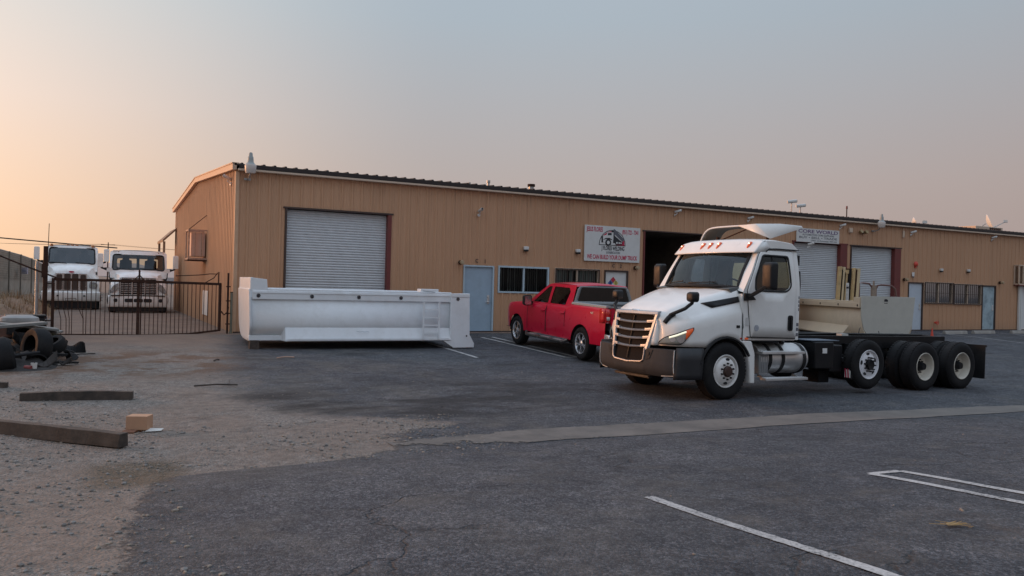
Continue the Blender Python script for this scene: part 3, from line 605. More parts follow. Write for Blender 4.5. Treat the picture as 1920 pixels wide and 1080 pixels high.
# ------------------------------------------------------------------ fittings on and over the shed
def wall_lamp(x, z, lab, dark_=False):
    t = thing('wall_light', lab, 'wall light', (x, -.035, z), 0, 'small box lights along the wall')
    MB().box(-.085, .085, -.10, .0, -.02, .09).build('housing', whitep, t, bevel=.015); MB().box(-.075, .075, -.095, -.005, -.075, -.021).build('lens', black, t, bevel=.01)
wall_lamp(9.36, 2.79, 'small white box light above the blue framed window'); wall_lamp(11.42, 2.79, 'small white box light left of the welding sign')
wall_lamp(31.12, 2.76, 'small box light over the left barred window'); wall_lamp(33.11, 2.79, 'small box light over the right barred window')
def knob_lamp(x, z, lab):
    t = thing('bulkhead_light', lab, 'bulkhead light', (x, -.035, z), 0, 'round lights by the doors')
    b = MB(); b.cyl((0, 0, 0), (0, -.05, 0), .07); b.bar((0, -.04, 0), (0, -.11, .02), .04); b.build('bracket', rust, t)
    b = MB(); b.lathe([(.0, -.09), (.055, -.09), (.075, -.15), (.06, -.21), (.0, -.215)], (0, 0, 0), 'Y', 16); b.build('lamp_head', M('bulkhead_glass', (.42, .32, .20), .5), t)
knob_lamp(6.97, 2.26, 'small round light left of the blue grey door'); knob_lamp(13.9, 2.31, 'small round light right of the white door')
knob_lamp(28.6, 2.28, 'small round light left of the pale door by the far shutter'); knob_lamp(35.6, 2.31, 'small round light right of the peeling door')
def camera_(x, y, z, rz, lab, tilt=-.25):
    t = thing('security_camera', lab, 'security camera', (x, y, z), rz, 'security cameras on the shed')
    b = MB(); b.cyl((0, 0, -.09), (0, -.03, -.09), .05, n=12); b.bar((0, -.02, -.09), (0, -.12, -.01), .025); b.build('bracket', whitep, t)
    R = Matrix.Rotation(tilt, 4, 'X') @ Matrix.Translation((0, -.12, .03)); b = MB(); b.loft([[R @ Vector((p[0], yy, p[1])) for p in rr(.09*k_, .085*k_, .03)] for yy, k_ in ((.10, .9), (.09, 1), (-.14, 1), (-.16, .92))]); b.build('camera_body', whitep, t)
    b = MB(); b.cyl(R @ Vector((0, -.161, 0)), R @ Vector((0, -.168, 0)), .034, n=14); b.build('lens', black, t)
camera_(7.59, -.03, 3.92, 0, 'small camera alone on the wall right of the first shutter'); camera_(15.63, -.03, 4.42, .9, 'white camera under the eave above the open dark bay')
camera_(19.24, -.03, 4.40, 1.2, 'white camera under the eave above the truck roof'); camera_(24.41, -.03, 4.40, .8, 'white camera at the top right corner of the purple lettered sign')
camera_(28.95, -.03, 4.36, 1.0, 'white camera under the eave right of the far barn lamp'); camera_(34.85, -.03, 4.42, 1.0, 'white camera under the eave above the peeling door')
camera_(22.5, -.10, 3.52, .6, 'tiny white camera hanging below the purple lettered sign'); camera_(-.03, .9, 4.42, -1.3, 'white camera on the sunlit gable near the corner', -.4)
def barn_lamp(x, z, lab):
    t = thing('barn_light', lab, 'barn light', (x, -.035, z), 0, 'barn lights under the eave')
    b = MB(); b.box(-.10, .08, -.04, 0, -.30, -.24); b.tube([(0, 0, -.27), (-.02, -.12, -.27), (0, -.26, -.24), (0, -.38, -.12), (0, -.42, -.02)], .022); b.build('arm', galv, t)
    b = MB(); b.lathe([(0, .44), (.035, .44), (.05, .41), (.055, .34), (.075, .31), (.078, .25), (.085, .17), (.12, .12), (.15, .10)], (0, -.42, 0), 'Z', 24); b.build('ballast_housing', M('ballast_grey', (.30, .32, .31), .5, var=.12), t)
    b = MB(); b.lathe([(.15, .10), (.163, .07), (.152, -.06), (.13, -.14), (.06, -.15), (0, -.15)], (0, -.42, 0), 'Z', 24); b.build('lamp_shade', lampw, t)
barn_lamp(.28, 4.66, 'white barn light with pale shade at the left corner of the eave'); barn_lamp(26.5, 4.60, 'white barn light between the far shutters under the eave')
t = thing('flood_light', 'small twin flood light under the eave above the far shutters', 'flood light', (25.75, -.035, 4.24))
MB().box(-.14, .14, -.05, 0, -.05, .05).build('bracket', rust, t)
for sx in (-1, 1):
    R = Matrix.Translation((sx*.16, -.12, .0)) @ Matrix.Rotation(-.5, 4, 'X'); b = MB(); b.lathe([(0, .08), (.05, .07), (.09, -.06), (.085, -.065), (0, -.05)], (0, 0, 0), 'Y', 14); b.v = [tuple(R @ Vector(v)) for v in b.v]; b.build('lamp_head', M('brass_lamp', (.33, .24, .12), .5, .3), t)
t = thing('junction_box', 'square tan box under the eave right of the purple lettered sign', 'junction box', (25.05, -.035, 4.28)); MB().box(-.1, .1, -.08, 0, -.1, .1).build('box_body', beigetrim, t, bevel=.01); MB().box(-.085, .085, -.087, -.0802, -.085, .085).build('lid', beigetrim, t)
t = thing('junction_box', 'narrow tan box under the eave right of the far barn lamp', 'junction box', (28.45, -.035, 4.3)); MB().box(-.05, .05, -.06, 0, -.16, .14).build('box_body', beigetrim, t, bevel=.01); MB().cyl((0, -.03, .14), (0, -.03, .28), .014).build('conduit', beigetrim, t)
t = thing('alarm_bell', 'red round fire alarm bell high on the wall', 'alarm bell', (29.35, -.035, 2.99)); b = MB(); b.lathe([(0, -.10), (.06, -.095), (.11, -.06), (.125, -.03), (.125, -.02)], n=20); b.build('gong', redsafety, t); MB().box(-.05, .05, -.03, 0, -.17, -.09).build('backbox', redsafety, t)
t = thing('small_notice', 'small white box sign above the pale door', 'notice', (29.2, -.035, 2.53)); MB().box(-.075, .075, -.03, 0, -.09, .09).build('plate', whitep, t, bevel=.006); MB().box(-.04, .04, -.034, -.031, -.16, -.10).build('lettering', signgrey, t)
t = thing('fire_valve', 'small red valve low on the wall by the barred windows', 'valve', (30.82, -.035, .36)); b = MB(); b.cyl((0, 0, 0), (0, -.12, 0), .045); b.build('pipe', redsafety, t); b = MB(); b.tube([(.09*cos(i*pi/8), -.13, .09*sin(i*pi/8)) for i in range(16)], .014, 6, True); b.bar((-.09, -.13, 0), (.09, -.13, 0), .012); b.build('hand_wheel', redsafety, t)
# roof: vents, cameras on poles, mast, dishes, cooler
def vent(x, y, h, r_, lab):
    t = thing('roof_vent', lab, 'roof vent', (x, y, 4.82+.06*(y+.1)), 0, 'pipes and vents on the roof'); MB().cyl((0, 0, -.1), (0, 0, h*.6), r_*.7).build('pipe', galv, t); b = MB(); b.lathe([(r_*.7, h*.5), (r_, h*.55), (r_, h*.95), (0, h)], ax='Z', n=16); b.build('cap', rust if r_ > .1 else galv, t)
vent(8.05, .25, .20, .06, 'thin pale vent pipe on the roof edge above the blue grey door'); vent(9.65, .2, .20, .13, 'wide rusty vent cap on the roof edge'); vent(7.42, .4, .08, .05, 'tiny vent stub on the roof edge left of the thin pipe')
for x, h, lab in ((21.75, .52, 'taller pole camera on the roof edge'), (22.25, .38, 'shorter pole camera on the roof edge')):
    t = thing('pole_camera', lab, 'pole camera', (x, .1, 4.82), 0, 'pole cameras on the roof'); b = MB(); b.cyl((0, 0, -.02), (0, 0, h-.1), .022); b.box(-.22, .22, -.03, .03, 0, .03); b.build('pole', galv, t)
    R = Matrix.Translation((0, 0, h-.05)) @ Matrix.Rotation(1.1, 4, 'Z') @ Matrix.Rotation(-.12, 4, 'X'); b = MB(); b.loft([[R @ Vector((p[0], yy, p[1])) for p in rr(.12, .13, .04)] for yy in (.18, -.20)]); b.build('camera_body', whitep, t); b = MB(); b.cyl(R @ Vector((0, -.201, 0)), R @ Vector((0, -.215, 0)), .05); b.build('lens', black, t)
t = thing('antenna_mast', 'slim brown mast standing on the roof edge', 'mast', (25.05, .15, 4.83)); MB().cyl((0, 0, -.02), (0, 0, .42), .022).build('pole', rust, t); MB().cyl((0, 0, .38), (0, 0, .50), .04, .03).build('cap', redtrim, t)
def dish(x, y, z, r_, rz, lab):
    t = thing('satellite_dish', lab, 'satellite dish', (x, y, z), rz, 'satellite dishes on the roof')
    b = MB(); b.tube([(0, .25, -.45), (0, .2, -.1), (0, .05, 0)], .03); b.bar((-.2, .3, -.45), (.2, .3, -.45), .05); b.build('mount', galv, t)
    b = MB(); R = Matrix.Rotation(-.40, 4, 'X'); b.lathe([(0.001, 0), (r_*.5, -.035), (r_*.85, -.10), (r_, -.15), (r_, -.16), (r_*.85, -.115), (r_*.5, -.05), (.001, -.015)], n=28); b.v = [tuple(R @ Vector((v[0], v[1], v[2]*1.05))) for v in b.v]; b.build('dish', whitep, t)
    b = MB(); b.bar((0, 0, -r_*.9), (0, -r_*1.9, r_*.15), .045); b.box(-.09, .09, -r_*1.9-.12, -r_*1.9+.06, r_*.1, r_*.1+.13); b.build('feed_arm', whitep, t)
dish(37.7, 2.0, 5.42, .42, .60, 'large satellite dish with long feed arm on the roof'); dish(30.75, 1.2, 4.95, .26, .75, 'small satellite dish half hidden by the roof edge')
t = thing('rooftop_cooler', 'low beige cooler box on the roof beneath the large dish', 'rooftop unit', (36.4, 1.6, 4.9)); MB().box(-1.0, 1.2, -.5, .7, -.05, .24).build('casing', beigetrim, t, bevel=.015)
b = MB()
for i in range(6): b.box(.1+i*.16, .2+i*.16, -.52, -.502, .03, .2)
b.build('louvre', rust, t)
# coolers in cages
def cooler(loc, w, dp, h, lab, wood_, face):
    t = thing('caged_cooler', lab, 'cooler cage', loc)
    fm = beigetrim if wood_ else M('rusty_cage_paint', (.42, .30, .23), .7, var=.15, dirt=(.12, .05, .03), dscale=6, damt=.7)
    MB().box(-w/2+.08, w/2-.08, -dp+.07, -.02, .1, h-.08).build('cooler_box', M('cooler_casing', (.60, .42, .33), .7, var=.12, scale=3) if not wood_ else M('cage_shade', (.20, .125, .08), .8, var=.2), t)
    f = MB()
    for x in (-w/2, w/2):
        for y in (-dp, 0): f.bar((x, y, 0), (x, y, h), .05)
    for z in (0, h):
        for y in (-dp, 0): f.bar((-w/2, y, z), (w/2, y, z), .07 if z == 0 else .05)
        for x in (-w/2, w/2): f.bar((x, -dp, z), (x, 0, z), .05)
    f.build('cage_frame', fm, t)
    f = MB(); n = 5 if wood_ else 3
    for i in range(1, n): x = -w/2+w*i/n; f.bar((x, -dp-.005, .05), (x, -dp-.005, h-.03), .06 if wood_ else .02)
    if wood_: f.bar((-w/2+w*.42, -dp+.02, .08), (-w/2+w*.6, -dp+.02, h-.06), .04)
    f.build('cage_bars', fm, t)
    MB().box(-w/2-.04, w/2+.04, -dp-.04, 0, -.07, -.03).build('shelf', rust if not wood_ else redtrim, t)
    return t
t = cooler((-.30, 7.0, 2.2), .62, .9, 1.0, 'rusty caged cooler hanging on the sunlit gable wall', False, 'Y')
MB().tube([(-.30, 0, 1.0), (.28, -.7, 1.55)], .012).build('stay_wire', rust, t)
t.rotation_euler = (0, 0, 0)
cooler((37.66, -.04, 2.27), 1.75, .22, .93, 'wooden barred cage on the wall at the right edge', True, 'Y')

# ------------------------------------------------------------------ wheels (axis along Y, outer face towards +Y at y = 0)
def tyre_profile(R, w, rin): return [(rin, -.012), (rin+.03, 0), (R-.09, .012), (R-.035, -.006), (R-.012, -.03), (R, -.06), (R, -w+.06), (R-.012, -w+.03), (R-.035, -w+.006), (R-.09, -w-.012), (rin+.03, -w), (rin, -w+.012)]
def truck_wheel(kind, R=.515, w=.29, rim=None):
    rim = rim or rimw; ri = .298
    b = MB()
    if kind == 'front':      # outset disc with hand holes
        b.lathe([(ri, -.005), (ri-.006, .004), (ri-.02, .0), (ri-.028, -.03), (.262, -.05), (.25, -.03), (.22, .004), (.17, .022), (.115, .026), (.10, .026)], n=40)
    elif kind == 'lift':
        b.lathe([(ri, -.005), (ri-.006, .004), (ri-.02, .0), (ri-.028, -.03), (.262, -.05), (.25, -.04), (.21, -.02), (.16, -.01), (.10, -.01)], n=40)
    else:                    # deep dish of a dual
        b.lathe([(ri, -.005), (ri-.006, .004), (ri-.02, .0), (ri-.03, -.035), (.262, -.06), (.25, -.13), (.235, -.155), (.19, -.165), (.10, -.165)], n=40)
    wheel = b.build('wheel', rim)
    T = MB(); T.lathe(tyre_profile(R, w, ri-.004), n=56, closed=False); 
    for k in range(48):      # tread blocks
        a = 2*pi*k/48; ca_, sa_ = cos(a), sin(a)
        for y0, y1 in ((-.075, -.035), (-w+.035, -w+.075)):
            T.add([((R+d)*cos(a+e_), y, (R+d)*sin(a+e_)) for d in (-.01, .007) for (e_, y) in ((-.045, y0), (.045, y0), (.045, y1), (-.045, y1))], [(0, 1, 5, 4), (1, 2, 6, 5), (2, 3, 7, 6), (3, 0, 4, 7), (4, 5, 6, 7)])
    T.build('tyre', rubber, wheel)
    yo = {'front': .026, 'lift': -.01, 'dual': -.165}[kind]
    h = MB()
    if kind == 'front': h.lathe([(.098, yo-.02), (.098, yo+.03), (.085, yo+.05), (.05, yo+.055), (0, yo+.05)], n=24); h.build('hub', hubm, wheel)
    else: h.lathe([(.11, yo-.02), (.11, yo+.03), (.095, yo+.06), (.07, yo+.14 if kind == 'dual' else yo+.05), (0, yo+.14 if kind == 'dual' else yo+.055)], n=24); h.build('hub', frameb, wheel)
    g = MB()
    for k in range(10):
        a = 2*pi*(k+.5)/10; p = Vector((.142*cos(a), yo, .142*sin(a))); g.cyl(p, p+Vector((0, .035 if kind != 'lift' else .06, 0)), .019, .013, 8)
    g.build('lug_nuts', lugm, wheel)
    if kind != 'dual':
        g = MB()
        for k in range(5 if kind == 'lift' else 2):
            a = radians(95)+2*pi*k/(5 if kind == 'lift' else 2); c = Vector((.213*cos(a), 0, .213*sin(a))); t_ = Vector((-sin(a), 0, cos(a))); r_ = Vector((cos(a), 0, sin(a)))
            yy = .010 if kind == 'front' else -.021
            g.loft([[c+t_*.045*cos(2*pi*i/14)+r_*.026*sin(2*pi*i/14)+Vector((0, y, 0))-r_*(y-yy)*0 for i in range(14)] for y in (yy-.012, yy+.006)])
        g.build('hand_hole', dark, wheel)
    return wheel
def place(w, parent, x, y, z, flip=False, rot=0, first=[]):
    o = w if w.name not in first else copy_tree(w, parent)
    first.append(w.name); o.parent = parent; o.location = (x, y, z)
    o.rotation_euler = (0, rot, pi if flip else 0); return o

# ------------------------------------------------------------------ the white day-cab truck on its bare chassis
th = radians(1.84)
fw = Vector((-cos(th), -sin(th), -.0)); lf = Vector((sin(th), -cos(th), 0)); tilt = .012
fw = Vector((-cos(th), -sin(th), tilt)).normalized(); up = fw.cross(lf)*1
if up.z < 0: up = -up
MWt = Matrix(((fw.x, lf.x, up.x, 6.38), (fw.y, lf.y, up.y, -11.90), (fw.z, lf.z, up.z, -.385), (0, 0, 0, 1)))
truck = thing('semi_truck', 'white day cab truck with bare black chassis and no load bed parked in front', 'truck', mw=MWt)
# hood
HX = [-.37, -.15, .1, .45, .75, .95, 1.05, 1.11]
HP = dict(zc=[2.04, 1.985, 1.91, 1.80, 1.70, 1.61, 1.545, 1.49], ws=[1.03, .99, .95, .86, .78, .71, .655, .61], zs=[1.975, 1.915, 1.84, 1.725, 1.625, 1.54, 1.475, 1.43],
          wf=[1.185, 1.18, 1.17, 1.145, 1.09, .95, .80, .655], zm=[1.60, 1.56, 1.50, 1.42, 1.34, 1.26, 1.22, 1.22])
def hp(k, x): return lerp(x, HX, HP[k])
def hood_pt(x, v):       # v: 0 at the middle line, 1 at the lower fender edge (left side)
    zc, ws, zs, wf, zm = (hp(k, x) for k in ('zc', 'ws', 'zs', 'wf', 'zm'))
    zb = .93
    if abs(x) < .615: zb = max(zb, .485+sqrt(.615**2-x*x))
    P = [(0, zc), (ws*.45, zc-.008), (ws*.78, zc-.03), (ws*.95, zs+.02), (ws+.02, zs-.03), (ws+(wf-ws)*.5, zs-(zs-zm)*.55), (wf-.03, zm+.04), (wf, zm-.05), (wf+.004, (zm+zb)/2), (wf, zb)]
    s_ = v*(len(P)-1); i = min(int(s_), len(P)-2); t = s_-i
    return (P[i][0]*(1-t)+P[i+1][0]*t, P[i][1]*(1-t)+P[i+1][1]*t)
hx_ = [-.37+i*(1.48/30) for i in range(31)]
b = MB(); vs_ = [i/18 for i in range(19)]
rows = []
for x in hx_:
    r_ = []
    for v in [-q for q in vs_[:0:-1]]+vs_:
        y, z = hood_pt(x, abs(v)); xx = x+(.30*max(0, 1-(y/.95)**2) if x < -.3 else 0)*0
        r_.append((xx, y if v >= 0 else -y, z))
    rows.append(r_)
b.grid(rows)
for s in (1, -1):     # nose panels running in to the grille surround
    zz = (.93, 1.0, 1.1, 1.2, 1.3, 1.4, 1.44)
    b.grid([[(1.11, s*lerp(z, (.93, 1.2, 1.42, 1.46), (.659, .655, .61, .52)), z) for z in zz], [(1.13+.09*(1.49-z), s*(lerp(z, (.93, 1.2, 1.46), (.60, .63, .60))), z) for z in zz], [(1.12+.115*(1.49-z)/.63, s*(.60-.115*(1.49-z)/.63), z) for z in zz]])
hood = b.build('hood', white, truck, smooth=50, solid=.012)
# cowl between hood and windscreen
def ws_pt(s, t):
    yb, yt = 1.0*s, .95*s; xb_ = -.40+.32*(1-s*s); xt = -.79+.22*(1-s*s); zb = 2.015+.03*(1-s*s); zt = 2.70
    k = t; bow = .02*sin(pi*t)
    return Vector((xb_*(1-k)+xt*k+bow, yb*(1-k)+yt*k, zb*(1-k)+zt*k+bow*.5))
c_ = MB(); ss = [-1+i/8 for i in range(17)]
c_.grid([[Vector((-.36, s*1.0, 1.97+.05*(1-s*s))) for s in ss], [ws_pt(s, 0)+Vector((.02, 0, -.02)) for s in ss], [ws_pt(s, .03)-Vector((.02, 0, 0)) for s in ss]])
c_.build('cowl', black, truck)
w_ = MB(); w_.grid([[ws_pt(s, t/6) for s in ss] for t in range(7)]); w_.build('windscreen', wglass, truck)
w_ = MB(); path = [ws_pt(s, 0) for s in ss]+[ws_pt(1, t/6) for t in range(1, 7)]+[ws_pt(s, 1) for s in ss[::-1]][1:]+[ws_pt(-1, 1-t/6) for t in range(1, 6)]
w_.tube(path, .034, 6, True); w_.build('windscreen_seal', black, truck)
for s0, s1 in ((-.62, -.12), (.06, .66)):
    w_ = MB(); w_.tube([ws_pt(s0+(s1-s0)*i/6, .035+.05*(i/6))+Vector((.035, 0, .012)) for i in range(7)], .012, 6); w_.build('wiper', black, truck)
# cab side
def tum(z): return 1.195-(.13*((z-1.95)/.85)**1.6 if z > 1.95 else 0)-(.02*(1.5-z) if z < 1.5 else 0)
side_o = [(-.33, 1.07), (-.40, 1.30), (-.31, 1.80), (-.37, 1.95), (-.80, 2.70), (-.92, 2.79), (-1.82, 2.80), (-1.82, 1.07)]
win_o = fillet([(-.66, 1.985), (-.675, 2.18), (-.90, 2.615), (-1.53, 2.615), (-1.555, 2.07), (-1.44, 1.985)], .07)
door_o = fillet([(-.575, 1.10), (-.50, 1.55), (-.45, 1.97), (-.80, 2.65), (-.90, 2.725), (-1.70, 2.735), (-1.735, 1.10)], .05)
cab = MB()
for s in (1, -1):
    panel(cab, side_o, lambda u, v, s=s: Vector((u, s*tum(v), v)), win_o, 56, 4)
    # A pillar: from the side sheet to the edge of the windscreen
    cab.grid([[Vector((-.36, s*1.19, 1.93)), Vector((-.37, s*tum(1.95), 1.97)), Vector((-.585, s*tum(2.33), 2.325)), Vector((-.80, s*tum(2.70), 2.70)), Vector((-.86, s*tum(2.74), 2.74))],
              [Vector((-.36, s*1.0, 1.97)), ws_pt(s, 0.0), ws_pt(s, .5), ws_pt(s, 1), ws_pt(s, 1)+Vector((-.05, 0, .05))]])
    cab.grid([[Vector((-.36, s*.93, 1.9)), Vector((-.36, s*.93, 1.5))], [Vector((-.34, s*1.19, 1.9)), Vector((-.36, s*1.19, 1.5))]])
bk = [(-1.15, 1.07), (-1.15, 2.78), (1.15, 2.78), (1.15, 1.07)]; bw_ = fillet([(-.95, 2.05), (-.95, 2.55), (.95, 2.55), (.95, 2.05)], .08)
panel(cab, bk, lambda u, v: Vector((-1.82, u*tum(v)/1.15, v)), bw_, 24, 2)
cab.box(-1.80, -.36, -1.12, 1.12, 1.05, 1.12)
cab.build('cab', white, truck, smooth=35)
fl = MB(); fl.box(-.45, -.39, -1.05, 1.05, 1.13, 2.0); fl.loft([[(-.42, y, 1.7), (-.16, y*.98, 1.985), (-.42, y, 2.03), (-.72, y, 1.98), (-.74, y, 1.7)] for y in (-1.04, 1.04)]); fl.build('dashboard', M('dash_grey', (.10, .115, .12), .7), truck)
for y in (-.55, .55):
    q = MB(); q.loft([[(-1.2+p[0], y+yy, p[1]+1.62) for p in rr(.52, .16, .06)] for yy in (-.24, .24)]); R = Matrix.Translation((-1.46, y, 1.70)) @ Matrix.Rotation(-.18, 4, 'Y')
    q.loft([[R @ Vector((p[0]*(1 if h < .6 else .8), p[1]*(1 if h < .62 else .7), h)) for p in rr(.16, .5, .06)] for h in (0, .35, .62, .66, .86, .9)]); q.build('seat', seatm, truck, bevel=.01)
q = MB(); q.tube([Vector((-.80+.10*sin(a), .55+.22*cos(a), 1.98+.20*sin(a))) for a in [2*pi*i/20 for i in range(20)]], .018, 6, True); q.bar((-.8, .55, 1.98), (-.6, .55, 1.75), .05); q.build('steering_wheel', black, truck)
MB().grid([[Vector((-1.815, y*tum(z)/1.15, z)) for y in (-.97, .97)] for z in (2.03, 2.57)]).build('rear_window', glass('rear_pane', (.88, .90, .86), .0, gcol=.4), truck)
# headliner, and dark strips added behind the windscreen to darken its top
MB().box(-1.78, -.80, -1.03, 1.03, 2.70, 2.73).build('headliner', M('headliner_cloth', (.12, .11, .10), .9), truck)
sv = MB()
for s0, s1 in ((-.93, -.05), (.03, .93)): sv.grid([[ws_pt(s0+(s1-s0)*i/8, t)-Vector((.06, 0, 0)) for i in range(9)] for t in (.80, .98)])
sv.build('top_dark_strip', M('top_strip_dark', (.10, .085, .08), .9), truck, solid=.01)
# doors with their glass, handle and mirror
for s in (1, -1):
    d = MB(); panel(d, door_o, lambda u, v: Vector((u, s*(tum(v)+.010), v)), win_o, 56, 4); d = d.build('door', white, truck, smooth=35, solid=.012)
    q = MB(); q.tube([Vector((u, s*(tum(v)+.008), v)) for u, v in door_o], .0085, 4, True); q.build('door_seal', black, d)
    q = MB(); panel(q, fillet([(-.625, 1.955), (-.64, 2.2), (-.88, 2.65), (-1.56, 2.65), (-1.585, 2.06), (-1.46, 1.955)], .07), lambda u, v: Vector((u, s*(tum(v)+.018), v)), win_o, 48, 1); q.build('window_seal', black, d, solid=.014)
    q = MB(); panel(q, win_o, lambda u, v: Vector((u, s*(tum(v)-.004), v)), None, 40, 2); q.build('window_glass', glass('cab_side_glass', (.24, .26, .26), .0), d)
    q = MB(); q.bar((-1.12, s*(tum(2.3)-.0), 1.99), (-1.14, s*(tum(2.6)-.01), 2.61), .03); q.build('window_divider', black, d)
    q = MB(); q.prism([(p[0]-1.565, s*(tum(1.4)+.017), p[1]+1.385) for p in rr(.125, .29, .04)], (0, s*.022, 0)); q.bar((-1.565, s*1.235, 1.50), (-1.565, s*1.235, 1.27), .05, .03); q.build('door_handle', black, d, bevel=.006)
    # the mirror on its arm
    mb_ = MB(); mb_.prism([(-.36, s*1.195, 1.775), (-.36, s*1.195, 1.915), (-.52, s*1.195, 1.915), (-.655, s*1.195, 1.80)], (0, s*.04, 0))
    mb_.bar((-.47, s*1.215, 1.845), (-.64, s*1.52, 2.06), .10, .06); mir = mb_.build('mirror', black, truck, bevel=.01)
    q = MB(); q.loft([[(-.66+xx+.02*k, s*1.52+p[0], 2.235+p[1]) for p in rr(.25*k_, .50*k_, .05)] for xx, k_, k in ((.085, .72, 0), (.07, .90, 0), (.03, 1, 0), (-.07, 1, 0))]); q.build('mirror_head', black, mir, smooth=50)
    q = MB(); q.prism([(-.732, s*1.52+p[0], 2.235+p[1]) for p in rr(.20, .44, .04)], (-.004, 0, 0)); q.build('mirror_glass', chrome, mir)
    # dark blade vent at the hood's rear edge
    q = MB(); pv = [(.40, 1.70), (.25, 1.625), (-.335, 1.745), (-.335, 1.845)]
    def vy(u, v):
        lo_, hi_ = .3, .8
        for _ in range(20):
            md_ = (lo_+hi_)/2
            if hood_pt(u, md_)[1] > v: lo_ = md_
            else: hi_ = md_
        return hood_pt(u, lo_)[0]
    panel(q, pv, lambda u, v: Vector((u, s*(vy(u, v)+.014), v+.004)), None, 30, 2); q.build('side_vent', black, truck, solid=.02)
    # hood mirror on a bent arm
    q = MB(); yb = vy(1.0, 1.42); q.tube([(1.03, s*(vy(1.03, 1.38)), 1.36), (.97, s*(yb+.04), 1.48), (.86, s*1.03, 1.60), (.75, s*1.08, 1.70), (.72, s*1.08, 1.77)], .032, 8)
    q.tube([(1.05, s*(vy(1.05, 1.36)+.01), 1.33), (1.0, s*(vy(1.0, 1.40)+.01), 1.42), (.90, s*(vy(.90, 1.50)+.02), 1.50)], .045, 8); hm = q.build('hood_mirror', black, truck)
    q = MB(); q.loft([[(.74+xx, s*1.09+p[0], 1.81+p[1]) for p in rr(.21*k_, .18*k_, .055*k_)] for xx, k_ in ((.085, .55), (.07, .85), (.03, 1), (-.05, 1))]); q.build('mirror_head', black, hm, smooth=50)
    # headlamp wrapped round the fender corner
    ctrl = [(1.155, .70), (1.10, .80), (.97, .95), (.85, 1.035), (.70, 1.102)]
    def hl_pt(k, z, o_=.012): 
        i = min(int(k*4), 3); t = k*4-i; x = ctrl[i][0]*(1-t)+ctrl[i+1][0]*t; y = ctrl[i][1]*(1-t)+ctrl[i+1][1]*t
        return Vector((x+o_*.6, s*(y+o_-.10*max(0, z-1.17)), z))
    top = lambda k: .985+.285*k**.75; bot = lambda k: .965+(.0 if k < .62 else .27*((k-.62)/.38)**1.3)
    q = MB(); q.grid([[hl_pt(k/14, bot(k/14)+(top(k/14)-bot(k/14))*t) for k in range(15)] for t in (0, .33, .66, 1)]); hlm = q.build('headlight', lampgrey, truck, solid=.01)
    q = MB(); q.tube([hl_pt(k/14, bot(k/14), .016) for k in range(15)]+[hl_pt(k/14, top(k/14), .016) for k in range(14, -1, -1)], .008, 5, True); q.build('lamp_rim', black, hlm)
    q = MB(); q.grid([[hl_pt(k/10*.2+.78, bot(k/10*.2+.78)+(top(k/10*.2+.78)-bot(k/10*.2+.78))*t, .022) for k in range(11)] for t in (.03, .5, .97)]); q.build('amber_lens', amber, hlm, solid=.004)
    q = MB(); q.grid([[hl_pt(.34+.45*k/10, top(.34+.45*k/10)-.012-t*.032, .022) for k in range(11)] for t in (0, 1)]); q.build('running_lamp', drl, hlm, solid=.004)
    for kk, rr_ in ((.42, .045), (.64, .055)):
        q = MB(); c0 = hl_pt(kk, .965+.085, .02); t0 = (hl_pt(kk+.05, 1)-hl_pt(kk-.05, 1)).normalized(); n0 = t0.cross(Vector((0, 0, 1))); q.loft([[c0+t0*rr_*k_*1.2*cos(2*pi*i/16)+Vector((0, 0, rr_*k_*sin(2*pi*i/16)))+n0*(0 if k_ > .5 else .0) for i in range(16)] for k_ in (1, .02)], True, False); q.build('lamp_reflector', chrome, hlm)
    # bumper corner, fender skirt and rear quarter piece
    q = MB(); crv = [(1.085, 1.10), (.98, 1.16), (.80, 1.19), (.62, 1.195), (.545, 1.195)]
    q.grid([[(x+.03*(1-(z-.40)/.5) if i == 0 else x, s*(y-.02*(z < .5)), z if i < 4 else z) for i, (x, y) in enumerate(crv)] for z in (.36, .45, .7, .915)]); q.build('fender_skirt', M('black_skirt', (.020, .021, .024), .5, var=.1), truck, solid=.02)
    q = MB(); q.tube([(x, s*1.19, .485+sqrt(max(0, .62**2-x*x))) for x in [.6-.05*i for i in range(24)]], .028, 6); q.build('arch_lip', black, truck)
    q = MB(); prof = [(-.30, 1.055), (-.60, 1.045), (-.69, .82), (-.71, .27), (-.585, .27), (-.565, .60), (-.50, .84), (-.40, .985)]; q.prism([(p[0], s*1.205, p[1]) for p in prof], (0, -s*.30, 0)); q.build('quarter_fender', white, truck, bevel=.02, smooth=40)
    q = MB(); q.grid([[(.59*cos(radians(a)), s*yy, .485+.59*sin(radians(a))) for a in range(-5, 186, 10)] for yy in (.75, 1.17)]); q.build('wheel_well', dark, truck)
    MB().box(-.345, -.32, s*1.19, s*1.205, 1.08, 1.10).build('side_marker', redl, truck); q = MB(); q.box(-.50, -.44, *sorted((s*1.185, s*1.215)), 1.075, 1.105); q.build('side_marker', amber, truck)
for s in (1, -1):
    q = MB(); q.tube([(-.365, s*(vy2+.006), z) for vy2, z in ((1.04, 1.965), (1.10, 1.88), (1.16, 1.70), (1.188, 1.5), (1.19, 1.25), (1.19, 1.03))], .009, 5); q.build('hood_seam', black, truck)
    q = MB(); q.bar((-.47, s*1.205, 1.12), (-1.72, s*1.20, 1.095), .018); q.build('sill_strip', black, truck)
    q = MB(); q.box(-.30, -.22, min(s*1.186, s*1.205), max(s*1.186, s*1.205), 1.28, 1.33); q.build('hood_latch', black, truck, bevel=.006)
